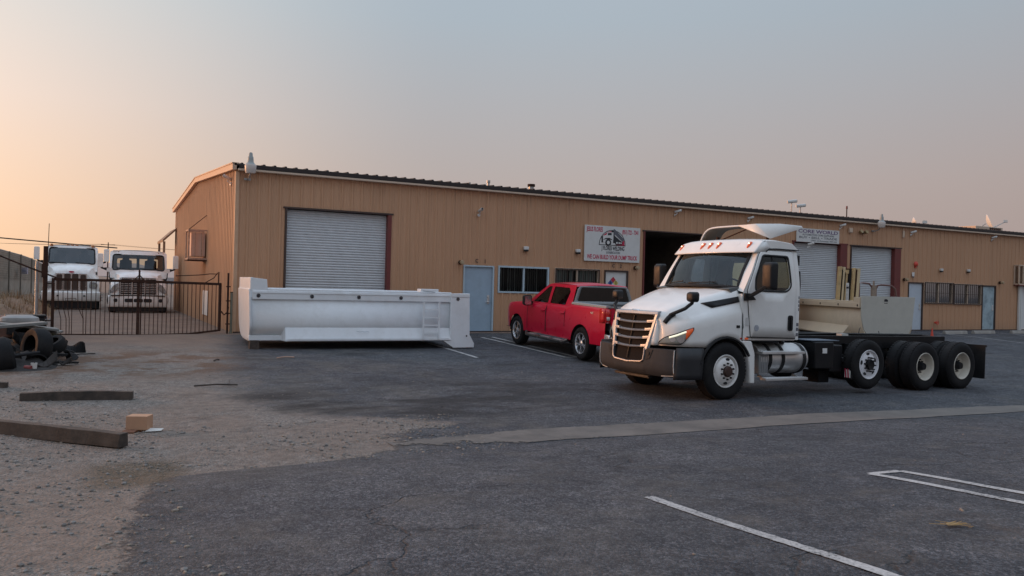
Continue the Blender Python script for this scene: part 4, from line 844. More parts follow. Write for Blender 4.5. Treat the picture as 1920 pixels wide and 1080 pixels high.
# round decals on the left door and cowl side
q = MB(); q.cyl((-.70, tum(1.32)+.018, 1.285), (-.70, tum(1.32)+.021, 1.285), .058, n=24); q.build('round_decal', M('decal_grey', (.32, .34, .38), .5, var=.25, scale=30), truck)
q = MB(); q.box(-.53, -.44, 1.196, 1.202, 1.33, 1.47); q.build('vent_plate', M('plate_grey', (.55, .55, .54), .5), truck)
for i, z in enumerate((1.36, 1.27, 1.17)): MB().box(-1.81, -1.755, tum(z)+.001, tum(z)+.004, z-.03, z+.03).build('lettering', signgrey, truck)
for i in range(4): MB().box(-1.812, -1.79, tum(1.6+i*.1)+.001, tum(1.6+i*.1)+.004, 1.62+i*.075, 1.67+i*.075).build('lettering', signgrey, truck)
# roof cap with the overhanging sun visor
cols = [-1.0, -.97, -.9, -.75, -.5, -.25, 0, .25, .5, .75, .9, .97, 1.0]
def roofrow(xc, z, hw, bow, drop, cs=cols): return [Vector((xc+bow*(1-s*s), hw*s, z-drop*abs(s)**6)) for s in cs]
rf = MB()
R_ = [roofrow(-.93, 2.925, 1.10, .155, .05), roofrow(-1.02, 2.955, 1.10, .14, .05), roofrow(-1.3, 2.97, 1.11, .08, .06), roofrow(-1.68, 2.95, 1.11, .02, .07), roofrow(-1.80, 2.89, 1.10, 0, .09), roofrow(-1.845, 2.78, 1.10, 0, .0)]
for r_ in R_: 
    z_ = 2.765
    r_.insert(0, Vector((r_[0].x, -1.105, z_))); r_.append(Vector((r_[-1].x, 1.105, z_)))
rf.grid(R_); rf.build('roof_cap', white, truck, smooth=45)
vz = MB(); vz.grid([roofrow(-.70, 2.672, 1.11, .20, .0), roofrow(-.712, 2.692, 1.115, .20, .0), roofrow(-.865, 2.86, 1.11, .17, .015), roofrow(-.92, 2.925, 1.105, .155, .035), roofrow(-.98, 2.948, 1.10, .145, .045)])
vz.grid([roofrow(-.71, 2.672, 1.09, .19, .0), roofrow(-.96, 2.71, 1.08, .16, 0)])
for s in (-1, 1): vz.add([(-.70, s*1.11, 2.672), (-.90, s*1.112, 2.875), (-.98, s*1.105, 2.885), (-1.10, s*1.10, 2.77), (-.96, s*1.10, 2.69)], [(0, 1, 2, 3, 4)])
vz.build('sun_visor', white, truck, smooth=45, solid=.01)
for s in (-1, 1):
    q = MB(); q.tube([(-.98, s*1.108, 2.70), (-1.06, s*1.108, 2.755), (-1.3, s*1.112, 2.768), (-1.84, s*1.112, 2.768)], .011, 5); q.build('roof_gutter', black, truck)
for s in (-.9, -.2, 0, .2, .82):
    k_ = 1-s*s; p0 = Vector((-.765+.19*k_, 1.10*s, 2.755)); p1 = Vector((-.875+.17*k_, 1.10*s, 2.872-.02*abs(s)**6)); d = (p1-p0).normalized(); n0 = Vector((.72, 0, .55)).normalized(); t0 = Vector((0, 1, 0))
    q = MB(); rings = []
    for i, (f_, w1, h1) in enumerate(((0, .012, .004), (.2, .026, .02), (.7, .034, .038), (1, .028, .03), (1.06, .01, .005))):
        c0 = p0+(p1-p0)*f_; rings.append([c0+t0*w1*cos(a)+n0*(h1*max(0, sin(a))+.003) for a in [2*pi*j/12 for j in range(12)]])
    q.loft(rings); ml = q.build('marker_light', amber, truck, smooth=60)
    q = MB(); c0 = p0+(p1-p0)*.62+n0*.034; q.lathe([(.001, .012), (.014, .006), (.019, 0)], c0, 'Y', 10); q.v = [tuple(c0+Vector(((v[1]-c0.y)*.7, v[0]-c0.x, v[2]-c0.z))) for v in q.v]; q.build('lit_bulb', bulb, ml)
# grille: chrome surround, bars and dark mesh
def gp(y, z, o_=0):     # grille surface
    k = (1.49-z)/.63; return Vector((1.12+.115*k+.055*(1-(y/.6)**2)+o_, y, z))
def gw(z): k = (1.49-z)/.63; return .595-.115*k
q = MB(); q.grid([[gp(gw(z)*s, z, -.05) for s in [-1+i/6 for i in range(13)]] for z in (.60, .72, .86, 1.0, 1.15, 1.3, 1.47)]); q.build('grille_mesh', mesh_m, truck)
fr = [gp(gw(z), z) for z in (.86, 1.0, 1.15, 1.3, 1.46)]; q = MB()
def strip(mb, pts, offs): mb.loft([[p+Vector(o) for o in offs] for p in pts], True, True)
for s in (1, -1):
    strip(q, [gp(s*gw(z), z, -.02) for z in (.84, 1.0, 1.15, 1.3, 1.49)], [(0, -s*.045, 0), (.035, -s*.03, 0), (.03, s*.03, 0), (-.02, s*.05, 0)])
strip(q, [gp(gw(1.49)*1.04*t, 1.49, -.02) for t in [-1+i/6 for i in range(13)]], [(0, 0, -.03), (.04, 0, -.015), (.02, 0, .035), (-.06, 0, .05)])
gs = q.build('grille_surround', satin, truck, smooth=30, bevel=.006)
for z in (1.345, 1.20, 1.055, .905):
    q = MB(); strip(q, [gp(gw(z)*.97*t, z-.028*(1-t*t), -.012) for t in [-1+i/8 for i in range(17)]], [(-.05, 0, -.004), (.015, 0, -.014), (.03, 0, .004), (-.03, 0, .022)]); gbm = q.build('grille_bar', satin, truck, smooth=30)
    for s in (-1, 1): q = MB(); strip(q, [gp(s*gw(z)*t, z+.012-.028*(1-t*t), -.005) for t in (.70, .78, .97)], [(-.04, 0, -.02), (.02, 0, -.02), (.015, 0, .022), (-.04, 0, .022)]); q.build('bar_end', satin, gbm, smooth=30)
for y in (.0,): q = MB(); strip(q, [gp(y, z, -.04) for z in (.66, .9, 1.15, 1.44)], [(0, -.008, 0), (.02, -.006, 0), (.02, .006, 0), (0, .008, 0)]); q.build('grille_divider', black, truck)
q = MB(); R = Matrix.Translation((1.135, 0, 1.525)) @ Matrix.Rotation(radians(-52), 4, 'Y'); q.loft([[R @ Vector((p[1], p[0], h)) for p in rr(.21, .055, .025)] for h in (-.02, .012)]); bd = q.build('hood_badge', chrome, truck)
q = MB(); q.loft([[R @ Vector((p[1], p[0], h)) for p in rr(.18, .035, .016)] for h in (.012, .015)]); q.build('badge_face', M('badge_blue_grey', (.2, .22, .27), .4), bd)
# bumper
PC = [(1.245, 0), (1.24, .22), (1.225, .46), (1.20, .66), (1.16, .86), (1.115, 1.0), (1.06, 1.095)]
def bp(y, z, o_=0):
    a = abs(y); x = lerp(a, [p[1] for p in PC], [p[0] for p in PC]); lip = .10*max(0, (.50-z)/.12)**1.5 if z < .5 else 0
    return Vector((x-lip+.05-.10*abs(z-.62)**1.5+o_, y, z))
q = MB(); ys = sorted(set([i*.0915 for i in range(-12, 13)]+[-.47, .47, -.43, .43]))
q.grid([[bp(y, .385+(((.61 if abs(y) < .44 else .875)-.385)*t)) for y in ys] for t in (0, .12, .3, .5, .75, 1)])
q.grid([[bp(y, (.61 if abs(y) < .44 else .875), o_) for y in ys] for o_ in (0, -.16)])
bum = q.build('bumper', darkgrey, truck, smooth=40)
q = MB(); q.tube([bp(-.46, .87, .01), bp(-.455, .75, .01), bp(-.44, .66, .01), bp(-.38, .625, .012), bp(0, .60, .012), bp(.38, .625, .012), bp(.44, .66, .01), bp(.455, .75, .01), bp(.46, .87, .01)], .014, 6); q.build('bumper_trim', satin, bum)
for s in (-1, 1):
    q = MB(); q.tube([bp(s*1.085, z, .012) for z in (.87, .75, .6, .48)]+[bp(s*1.05, .42, .012), bp(s*.8, .40, .012)], .009, 5); q.build('bumper_edge', MT['plate_grey'] if 'plate_grey' in MT else satin, bum)
    q = MB(); q.prism([bp(s*y, z, .004) for y, z in ((.50, .85), (.66, .85), (.60, .70), (.50, .66))], (.006, 0, 0)); q.build('lamp_niche', dark, bum)
    q = MB(); q.cyl(bp(s*.56, .78, .008), bp(s*.56, .78, .02), .035); q.build('fog_lamp', dark, bum)
MB().box(1.10, 1.18, -.5, .5, .325, .372).build('lower_valance', black, truck); q = MB(); q.tube([(1.19, .5*t, .345+.01*t*t) for t in (-1, -.5, 0, .5, 1)], .012, 5); q.build('valance_strip', black, truck)
# chassis
for s in (-1, 1):
    q = MB(); 
    for x0, x1 in ((-7.55, 1.0),): q.box(x0, x1, s*.43-.008, s*.43+.008, .84, 1.105); q.box(x0, x1, min(s*.43, s*.34), max(s*.43, s*.34), 1.09, 1.105); q.box(x0, x1, min(s*.43, s*.34), max(s*.43, s*.34), .84, .855)
    q.build('frame_rail', frameb, truck, bevel=.004)
q = MB(); x = -2.1
while x > -7.6: q.box(x-.04, x+.04, -.43, .43, .88, 1.07); x -= .95
q.box(-7.56, -7.50, -.44, .44, .82, 1.10); q.build('crossmember', frameb, truck)
q = MB(); q.tube([(-1.9, .1, 1.12), (-3, .2, 1.125), (-4.2, .05, 1.13), (-5.5, .15, 1.125), (-7.2, .1, 1.12)], .022); q.tube([(-1.9, -.1, 1.12), (-3.6, -.2, 1.13), (-5, .0, 1.125), (-6.8, -.1, 1.12)], .018)
q.tube([(-4.6, .38, 1.13), (-4.65, .36, 1.22), (-4.72, .33, 1.28)], .008); q.build('air_hose', black, truck)
MB().box(-4.2, -4.0, .30, .44, 1.106, 1.15).build('frame_tag', M('pale_tag', (.5, .5, .47), .6), truck); MB().box(-2.05, -1.93, .28, .44, 1.106, 1.24).build('frame_bracket', black, truck)
q = MB(); q.box(-2.95, -2.42, .46, 1.10, .50, 1.02); q.box(-3.35, -2.97, .46, .98, .42, .95); q.build('battery_box', frameb, truck, bevel=.02)
MB().box(-2.75, -2.62, 1.101, 1.105, .80, .90).build('warning_label', whitep, truck); q = MB(); q.box(-3.2, -2.4, .46, 1.02, 1.035, 1.05); q.build('deck_plate', M('deck_blue_grey', (.10, .13, .17), .5, .3), truck)
q = MB(); q.box(-3.25, -2.95, .35, .75, .18, .42); q.cyl((-3.0, -.1, .6), (-2.0, -.1, .6), .13); q.build('air_tank', frameb, truck)
for yy, nm in ((.80, 1), (-.80, 1)):
    q = MB(); q.lathe([(0, -2.28), (.24, -2.28), (.275, -2.255), (.29, -2.22), (.29, -.98), (.27, -.96), (0, -.96)], (0, yy, .695), 'X', 40); ft = q.build('fuel_tank', alu, truck)
    for x in (-1.22, -1.56, -2.14):
        q = MB(); q.lathe([(.292, x-.04), (.300, x-.04), (.300, x+.04), (.292, x+.04)], (0, yy, .695), 'X', 40, True); q.build('tank_strap', black, ft)
    s = 1 if yy > 0 else -1
    q = MB(); q.box(-1.16, -.93, min(s*.80, s*1.085), max(s*.80, s*1.085), .42, .80); 
    for i in range(5): q.box(-1.15+i*.045, -1.13+i*.045, min(s*1.08, s*1.098), max(s*1.08, s*1.098), .45, .77)
    q.build('ribbed_cover', M('cover_grey', (.30, .31, .32), .45, .4), ft, bevel=.008)
    for (x0, x1, z, w0) in ((-2.02, -.90, .825, .17), (-2.12, -1.0, .33, .16)):
        q = MB(); q.box(x0, x1, min(s*(1.20-w0), s*1.20), max(s*(1.20-w0), s*1.20), z-.022, z+.022)
        for i in range(3): q.box(x0+.02, x1-.02, min(s*(1.18-i*.05), s*(1.165-i*.05)), max(s*(1.18-i*.05), s*(1.165-i*.05)), z+.0222, z+.03)
        q.bar((x0+.1, s*1.08, z), (x0+.1, s*.9, z+.05), .04); q.bar((x1-.1, s*1.08, z), (x1-.1, s*.9, z+.05), .04); q.build('step', alu, ft, bevel=.004)
    q = MB(); q.cyl((-1.75, yy+s*.05, .97), (-1.75, yy+s*.07, 1.03), .05); q.box(-1.5, -1.0, min(yy, yy+s*.2), max(yy, yy+s*.2), .985, 1.0); q.build('tank_fitting', black, ft)
# axles
q = MB(); q.box(-.09, .09, -.95, .95, .36, .50); q.cyl((0, -1.0, .485), (0, 1.0, .485), .06); q.build('front_axle', frameb, truck)
for x, z in ((-3.89, .57), (-5.73, .51), (-7.04, .51)):
    q = MB(); q.cyl((x, -.95, z), (x, .95, z), .085); q.lathe([(.10, -.2), (.23, -.1), (.25, 0), (.23, .1), (.10, .2)], (x, 0, z), 'Y', 20)
    for s in (-1, 1): q.box(x-.35, x+.35, s*.5-.06, s*.5+.06, z+.05, z+.14); q.cyl((x-.25, s*.5, z+.1), (x-.25, s*.5, .95), .12); q.bar((x, s*.5, z), (x+.6, s*.5, .78), .09)
    q.build('axle', frameb, truck)
q = MB(); q.cyl((-1.5, 0, .62), (-5.7, 0, .55), .06); q.build('drive_shaft', frameb, truck)
wF = truck_wheel('front'); wL = truck_wheel('lift', R=.50, w=.28, rim=M('polished_white_wheel', (.76, .76, .78), .25, var=.03, dirt=(.5, .48, .45), damt=.2)); wD = truck_wheel('dual', rim=M('cream_wheel_paint', (.60, .56, .48), .42, var=.06, dirt=(.28, .23, .18), dscale=5, damt=.5))
for w, x, z, rot in ((wF, 0, .505, 0), (wL, -3.90, .575, .2), (wD, -5.73, .505, .4), (wD, -7.04, .505, 1.1)):
    for s in (1, -1):
        place(w, truck, x, s*1.20, z, s < 0, rot)
        if w is wD: place(w, truck, x, s*.865, z, s < 0, rot+.2)
q = MB(); q.box(-3.45, -3.42, .98, 1.16, .28, .70); q.box(-3.45, -3.33, .6, 1.0, .62, .70); mf = q.build('mud_flap', black, truck); 
b_ = MB(); b_.box(-3.419, -3.412, 1.00, 1.14, .31, .49); b_.mat(1)
for i in range(2): b_.prism([(-3.4115, 1.02+i*.06, .31), (-3.4115, 1.05+i*.06, .31), (-3.4115, 1.03+i*.06, .49), (-3.4115, 1.00+i*.06, .49)], (.003, 0, 0))
b_.build('warning_stripes', [whitep, signred], mf)
for s in (-1, 1):
    q = MB(); q.box(-7.92, -7.90, min(s*.5, s*1.19), max(s*.5, s*1.19), .20, .93); mf2 = q.build('mud_flap', black, truck)
    q = MB(); q.box(-7.95, -7.55, min(s*.42, s*.5), max(s*.42, s*.5), .90, .97); q.bar((-7.93, s*.45, .94), (-7.93, s*1.2, .94), .04); q.build('flap_bracket', frameb, mf2)
# things behind the cab: grab rail, exhaust bracket, roof fairing
q = MB(); q.box(-1.90, -1.83, 1.0, 1.10, 2.48, 2.68); q.build('work_lamp', black, truck, bevel=.01)
q = MB(); q.tube([(-1.84, 1.08, 2.4), (-1.90, 1.10, 2.36), (-1.92, 1.10, 2.1), (-1.90, 1.10, 1.85), (-1.84, 1.08, 1.8)], .018); q.build('grab_rail', black, truck)
def fr_pt(s, t):       # roof fairing shell: s across, t front to rear
    z = 2.945+.30*(1-abs(s)**6)*(.95+.05*t); x = -1.02-.72*t; return Vector((x+.12*(1-s*s), .95*s, z))
q = MB(); sss = [-1+i/14 for i in range(29)]; q.grid([[fr_pt(s, t) for s in sss if s <= .46] for t in (.3, .42, .7, 1)])
q.build('roof_fairing', M('fairing_shaded_brown', (.20, .16, .125), .6, var=.06), truck, smooth=50, solid=.02)  # brown fibreglass, darkened to paint in the shade inside the shell
q = MB(); q.tube([fr_pt(s, .3) for s in sss if s <= .46], .016, 6); q.build('fairing_rim', white, truck)
q = MB(); pts = [(-1.02, .34, 3.225), (-1.15, .66, 3.25), (-1.5, .95, 3.26), (-1.93, 1.08, 3.24), (-1.95, 1.10, 3.205), (-1.20, 1.0, 2.965)]
q.add(pts+[(-1.5, .35, 3.24), (-1.9, .5, 3.25)], [(0, 1, 5), (1, 2, 5), (2, 3, 4, 5), (0, 6, 2, 1), (6, 7, 3, 2)]); q.build('fairing_wing', white, truck, solid=.015)
q = MB(); q.bar((-1.35, -.62, 2.95), (-1.35, .30, 3.20), .02); q.bar((-1.6, .55, 2.93), (-1.6, .55, 3.2), .04); q.cyl((-1.35, -.55, 2.95), (-1.35, -.55, 3.06), .035); q.build('fairing_strut', rust, truck)

# ------------------------------------------------------------------ red crew-cab pickup nosed in to the wall
pa = radians(-92.62); fw = Vector((-cos(pa), -sin(pa), .031)).normalized(); lf = Vector((sin(pa), -cos(pa), 0)); up = fw.cross(lf)
MWp = Matrix(((fw.x, lf.x, up.x, 8.14), (fw.y, lf.y, up.y, -3.76), (fw.z, lf.z, up.z, -.105), (0, 0, 0, 1)))
pk = thing('pickup_truck', 'red four-door pickup with grey bed rails parked nose in to the shed', 'pickup', mw=MWp)
WB = -3.645; RA = .475
def arch(x): 
    z = .44
    for c in (0, WB):
        if abs(x-c) < RA: z = max(z, .40+sqrt(RA*RA-(x-c)**2))
    return z
xs_ = sorted(set([.93, .90, .84, .74, .62]+[c+RA*cos(i*pi/14) for c in (0, WB) for i in range(15)]+[c+s*(RA+.002) for c in (0, WB) for s in (-1, 1)]+[-.62-i*.25 for i in range(11)]+[-4.2, -4.35, -4.5, -4.65, -4.72]), reverse=True)
def phw(x): return lerp(x, [-4.72, -4.6, -4.2, .3, .62, .80, .90, .93], [.97, .99, 1.005, 1.0, .985, .92, .80, .74])
def pbelt(x): return lerp(x, [-4.72, -2.98, -2.9, -.7, .3, .75, .88, .93], [1.345, 1.33, 1.25, 1.235, 1.20, 1.145, 1.08, 1.0])
def psec(x):
    w = phw(x); zb = arch(x); zt = pbelt(x)
    zz = [zb, max(zb, .62), max(zb+.01, .85), max(zb+.02, 1.0), zt-.12, zt-.03, zt]
    ww = [w-.035, w-.005, w+.004, w, w-.012, w-.035, w-.075]
    if abs(x) < RA+.06 or abs(x-WB) < RA+.06: ww = [w+.012, w+.014, w+.014, w+.006, w-.012, w-.035, w-.075]
    return list(zip(ww, zz))
b = MB()
for s in (1, -1): b.grid([[Vector((x, s*y, z)) for y, z in psec(x)] for x in xs_])
hx2 = [x for x in xs_ if x > -.75]
b.grid([[Vector((x, (phw(x)-.075)*t, pbelt(x)+.035*(1-t*t))) for t in [-1+i/6 for i in range(13)]] for x in hx2])
b.grid([[Vector((x, (phw(.93)-.075)*t, z)) for t in (-1, -.5, 0, .5, 1)] for x, z in ((.93, 1.03), (.95, .9), (.95, .6))])
b.build('body', red, pk, smooth=40)
MB().grid([[Vector((x, .95*t, .46)) for t in (-1, 1)] for x in (.85, -4.65)]).build('underbody', dark, pk)
for s in (1, -1):
    for c in (0, WB):
        q = MB(); q.grid([[(c+(RA-.004)*cos(radians(a)), s*yy, .40+(RA-.004)*sin(radians(a))) for a in range(-2, 183, 8)] for yy in (.6, .985)]); q.add([(c+RA, s*.6, .4), (c+RA, s*.6, .9), (c-RA, s*.6, .9), (c-RA, s*.6, .4)], [(0, 1, 2, 3)]); q.build('wheel_well', dark, pk)
# greenhouse
def gy_(z): return .925-.20*((z-1.23)/.60)**1.15 if z > 1.23 else .925
ro = [(-.52, 1.23), (-1.42, 1.76), (-1.62, 1.80), (-2.92, 1.80), (-3.02, 1.25)]
fw1 = fillet([(-.86, 1.275), (-1.50, 1.715), (-1.66, 1.725), (-1.70, 1.28)], .03); fw2 = fillet([(-1.83, 1.28), (-1.80, 1.725), (-2.60, 1.72), (-2.72, 1.62), (-2.66, 1.285)], .03)
b = MB(); left_o = [(-.52, 1.23), (-1.42, 1.76), (-1.62, 1.80), (-1.765, 1.80), (-1.765, 1.23)]; right_o = [(-1.765, 1.23), (-1.765, 1.80), (-2.92, 1.80), (-3.02, 1.25)]
for s in (1, -1):
    f_ = lambda u, v, s=s: Vector((u, s*gy_(v), v)); panel(b, left_o, f_, fw1, 40, 2); panel(b, right_o, f_, fw2, 40, 2)
b.grid([[Vector((x, y*gy_(z), z+.045*(1-y*y))) for y in [-1+i/6 for i in range(13)]] for x, z in ((-1.42, 1.76), (-1.62, 1.80), (-2.2, 1.815), (-2.9, 1.80), (-2.95, 1.76))])
b.build('cab', red, pk, smooth=40)
b = MB(); b.grid([[Vector((-.52-.90*t+.06*(1-y*y)*(1-t), y*gy_(1.23+.53*t)*.985, 1.235+.53*t+.04*(1-y*y)*t)) for y in [-1+i/6 for i in range(13)]] for t in (0, .33, .66, 1)]); b.build('windscreen', tinted, pk)
ins = MB(); ins.box(-2.9, -.7, -.85, .85, .5, 1.2); 
for x in (-1.55, -2.5):
    for y in (-.4, .4): ins.box(x-.12, x+.1, y-.25, y+.25, 1.15, 1.55); ins.box(x-.08, x+.04, y-.12, y+.12, 1.55, 1.70)
ins.build('interior', dark, pk, bevel=.03)
for s in (1, -1):
    for j, (w_o, x0, x1, hx) in enumerate(((fw1, -.66, -1.755, -1.60), (fw2, -1.775, -2.80, -2.66))):
        q = MB(); panel(q, w_o, lambda u, v: Vector((u, s*(gy_(v)-.012), v)), None, 30, 1); q.build('window_glass', tinted, pk)
        q = MB(); q.tube([Vector((x0, s*1.004, z)) for z in (.52, .8, 1.1)]+[Vector((x0, s*.96, 1.22))], .006, 4); q.tube([Vector((x1, s*1.008, z)) for z in (.55 if j == 0 else .75, .8, 1.1)]+[Vector((x1, s*.96, 1.22))], .006, 4); q.build('door_gap', dark, pk)
        q = MB(); q.bar((hx-.09, s*1.02, 1.075), (hx+.09, s*1.02, 1.075), .03, .035); q.box(hx-.1, hx+.1, min(s*.99, s*1.005), max(s*.99, s*1.005), 1.045, 1.105); q.build('door_handle', red, pk, bevel=.01)
    q = MB(); q.loft([[(-.86+xx, s*1.13+p[0], 1.30+p[1]) for p in rr(.24*k_, .29*k_, .06)] for xx, k_ in ((.08, .7), (.05, .95), (-.06, 1), (-.075, .96))]); q.bar((-.84, s*.95, 1.24), (-.84, s*1.05, 1.26), .07, .06); mr_ = q.build('side_mirror', black, pk, smooth=50)
    q = MB(); q.prism([(-.937, s*1.13+p[0], 1.30+p[1]) for p in rr(.19, .24, .04)], (-.003, 0, 0)); q.build('mirror_glass', chrome, mr_)
    q = MB(); q.tube([(-.62, s*.98, .42), (-.75, s*1.05, .36), (-2.85, s*1.05, .36), (-2.98, s*.98, .42)], .045, 8); st_ = q.build('side_step', M('step_black_chrome', (.12, .12, .12), .3, .8), pk)
    for x in (-1.1, -1.9, -2.6): q = MB(); q.box(x-.22, x+.22, min(s*1.0, s*1.09), max(s*1.0, s*1.09), .392, .408); q.build('step_pad', alu, st_)
    q = MB(); q.grid([[Vector((x, s*(phw(x)+o_), z)) for z in (.98, 1.08, 1.2, 1.31)] for x, o_ in ((-4.50, .006), (-4.62, .006), (-4.70, .004))]); q.grid([[Vector((-4.733, s*y, z)) for z in (.98, 1.08, 1.2, 1.31)] for y in (.975, .84)]); tl = q.build('tail_light', redl, pk, solid=.012)
    q = MB(); q.grid([[Vector((-4.748, s*y, z)) for z in (1.05, 1.13)] for y in (.955, .87)]); q.build('reverse_lens', M('white_lens', (.6, .55, .52), .2), tl, solid=.006)
b = MB(); b.grid([[Vector((-4.73-.015*sin(pi*t), .83*y, .72+.62*t)) for y in (-1, -.5, 0, .5, 1)] for t in (0, .3, .6, .9, 1)]); tg = b.build('tailgate', red, pk, smooth=40)
b = MB(); b.box(-4.765, -4.745, -.13, .13, 1.19, 1.27); b.build('tailgate_handle', black, tg)
text('lettering', '4x4', alu, pk, (-4.15, 1.006, 1.16), .06, rot=(pi/2, 0, pi))
b = MB(); b.loft([[(x, y, z) for (x, z) in ((-4.70, .55), (-4.90, .56), (-4.93, .64), (-4.90, .72), (-4.70, .73))] for y in (-.98, -.5, .5, .98)]); bmp = b.build('rear_bumper', chrome, pk, bevel=.02)
MB().box(-4.945, -4.925, -.26, .26, .58, .70).build('plate_recess', black, bmp); b = MB(); b.box(-4.95, -4.947, -.155, .155, .60, .69); b.build('licence_plate', whitep, bmp)
MB().loft([[(x, y, z) for (x, z) in ((.70, .40), (.95, .42), (.98, .55), (.95, .70), (.70, .70))] for y in (-.72, 0, .72)]).build('front_bumper', chrome, pk, bevel=.02)
b = MB(); b.box(.90, .965, -.62, .62, .72, .98); b.build('grille', black, pk); MB().cyl((-4.2, .5, .36), (-4.95, .5, .40), .035).build('tailpipe', alu, pk)
# grey rear wall of the cab with a wide dark window, and the open bed
capm = M('grey_cap_paint', (.20, .215, .22), .4, var=.06, coat=.2); dg = glass('dark_cap_glass', (.012, .015, .02), .0)
rwx = lambda y, z: Vector((-3.03+.04*(z-1.25)/.55, y, z))
ro_ = [(-.90, 1.27), (-.76, 1.70), (-.68, 1.785), (.68, 1.785), (.76, 1.70), (.90, 1.27)]; ri_ = fillet([(-.77, 1.40), (-.655, 1.745), (.655, 1.745), (.77, 1.40)], .05)
b = MB(); panel(b, ro_, rwx, ri_, 40, 1); cb_ = b.build('cab_rear_wall', capm, pk, solid=.02); q = MB(); panel(q, ri_, lambda u, v: rwx(u, v)+Vector((-.004, 0, 0)), None, 30, 2); q.build('rear_glass', dg, cb_)
lin = M('bed_liner', (.05, .05, .052), .8, var=.2, bump=.2, bscale=60)
b = MB(); b.box(-4.70, -3.06, -.80, .80, .80, .84); b.box(-3.09, -3.05, -.80, .80, .84, 1.30)
for s in (1, -1): b.box(-4.70, -3.06, min(s*.80, s*.84), max(s*.80, s*.84), .80, 1.33)
b.box(-4.70, -4.66, -.80, .80, .84, 1.30); b.build('bed_liner', lin, pk)
railg = M('rail_grey', (.26, .27, .27), .55, var=.1)
for s in (1, -1): q = MB(); q.loft([[(x, s*y, z) for y, z in ((.80, 1.335), (.955, 1.33), (.945, 1.375), (.93, 1.385), (.81, 1.385))] for x in (-3.05, -4.70)]); q.build('bed_rail', railg, pk)
q = MB(); q.box(-4.76, -4.66, -.80, .80, 1.335, 1.37); q.build('tailgate_cap', railg, pk, bevel=.008)
def car_wheel():
    b = MB(); R = .405; ri = .262
    b.lathe([(ri, -.01), (ri-.004, .004), (ri-.02, .002), (ri-.03, -.03), (ri-.035, -.2), (ri-.01, -.23)], n=40)
    for k in range(5):
        a0 = 2*pi*k/5
        for d in (-.16, .16):
            rg = []
            for r_, w_, y_, off in ((.045, .045, -.02, 0), (.12, .032, -.018, d*.5), (.19, .03, -.02, d), (.245, .05, -.025, d*1.05)):
                a = a0+off; c = Vector((r_*cos(a), y_, r_*sin(a))); t_ = Vector((-sin(a), 0, cos(a))); rg.append([c-t_*w_*.5, c+t_*w_*.5, c+t_*w_*.5-Vector((0, .04, 0)), c-t_*w_*.5-Vector((0, .04, 0))])
            b.loft(rg)
    b.lathe([(0, .0), (.05, -.005), (.075, -.02), (.08, -.06)], n=20)
    w_ = b.build('wheel', M('bright_alloy', (.72, .72, .73), .22, .9, var=.06), None, smooth=40)
    T = MB(); T.lathe([(ri-.004, -.012), (ri+.02, .004), (ri+.07, .012), (R-.025, -.004), (R-.006, -.03), (R, -.06), (R, -.19), (R-.006, -.22), (R-.03, -.245), (ri, -.24)], n=48); T.build('tyre', rubber, w_)
    T = MB(); T.lathe([(0, -.10), (.18, -.10), (.18, -.13), (0, -.13)], n=28); T.build('brake_disc', M('brake_dark', (.05, .05, .05), .5, .6), w_)
    return w_
cwh = car_wheel()
for x in (0, WB):
    for s in (1, -1): place(cwh, pk, x, s*1.0, .405, s < 0, .3 if x else .7)

# ------------------------------------------------------------------ the white dump body resting on the lot
aD = radians(-3.2)
db = thing('dump_truck_body', 'long white steel dump body lying on the asphalt before the first shutter', 'dump body', (-.34, -4.16, -.13), aD)
LD = 5.62
def tub(y0=0., n=10): # half section: outer wall from rail down and under
    out = [(0, 1.22), (0, .62)]
    for i in range(1, n+1): a = pi/2*i/n; out.append((.62*(1-cos(a))*1.15, .62-.42*sin(a)))
    return out
W_ = 2.30; pr = tub(); full = pr+[(W_-y, z) for y, z in pr[::-1]]
b = MB(); b.grid([[(x, y, z) for y, z in full] for x in (.10, LD-.5)]); b.build('tub', bodyw, db, smooth=50, solid=.012)
b = MB(); pe = [(-.03, 1.44)]+[(y-.03, z) for y, z in pr[1:]]; pe = pe+[(W_-y, z) for y, z in pe[::-1]]; b.prism([(.02+.04*(1.44-z), y, z) for y, z in pe], (.05, 0, 0)); b.build('head_board', bodyw, db, bevel=.008)
b = MB(); b.prism([(.07, -.035, 1.40), (.07, -.035, 1.72), (.27, -.035, 1.695), (.43, -.035, 1.68), (.45, -.035, 1.47), (.45, -.035, 1.40)], (0, .03, 0)); b.prism([(.07, W_+.005, 1.40), (.07, W_+.005, 1.72), (.43, W_+.005, 1.68), (.45, W_+.005, 1.40)], (0, .03, 0)); b.box(.05, .10, -.03, W_+.03, 1.40, 1.72); b.build('cab_guard', bodyw, db, bevel=.006)
for s, y in ((1, -.05), (-1, W_+.05)):
    q = MB(); q.box(.10, LD-.49, min(y, y+s*.14), max(y, y+s*.14), 1.20, 1.415); q.box(.45, LD-.49, min(y+s*.02, y+s*.13), max(y+s*.02, y+s*.13), 1.415, 1.46); rl = q.build('top_rail', bodyw, db, bevel=.012)
    q = MB(); q.box(.12, LD-.5, min(y-s*.012, y), max(y-s*.012, y), 1.352, 1.372); q.build('rail_lip', bodyw, rl)
for x in (.24, 1.50, 2.66, 3.75, LD-.33):
    q = MB(); q.lathe([(.032, -.0), (.045, -.012), (.045, .01)], (x, -.052 if x < 5 else -.085, 1.29), 'Y', 18); ml = q.build('marker_light', black, db); q = MB(); q.lathe([(0, -.010), (.02, -.008), (.03, -.0)], (x, -.052 if x < 5 else -.085, 1.29), 'Y', 18); q.build('lens', M('marker_lens', (.06, .05, .06), .2), ml)
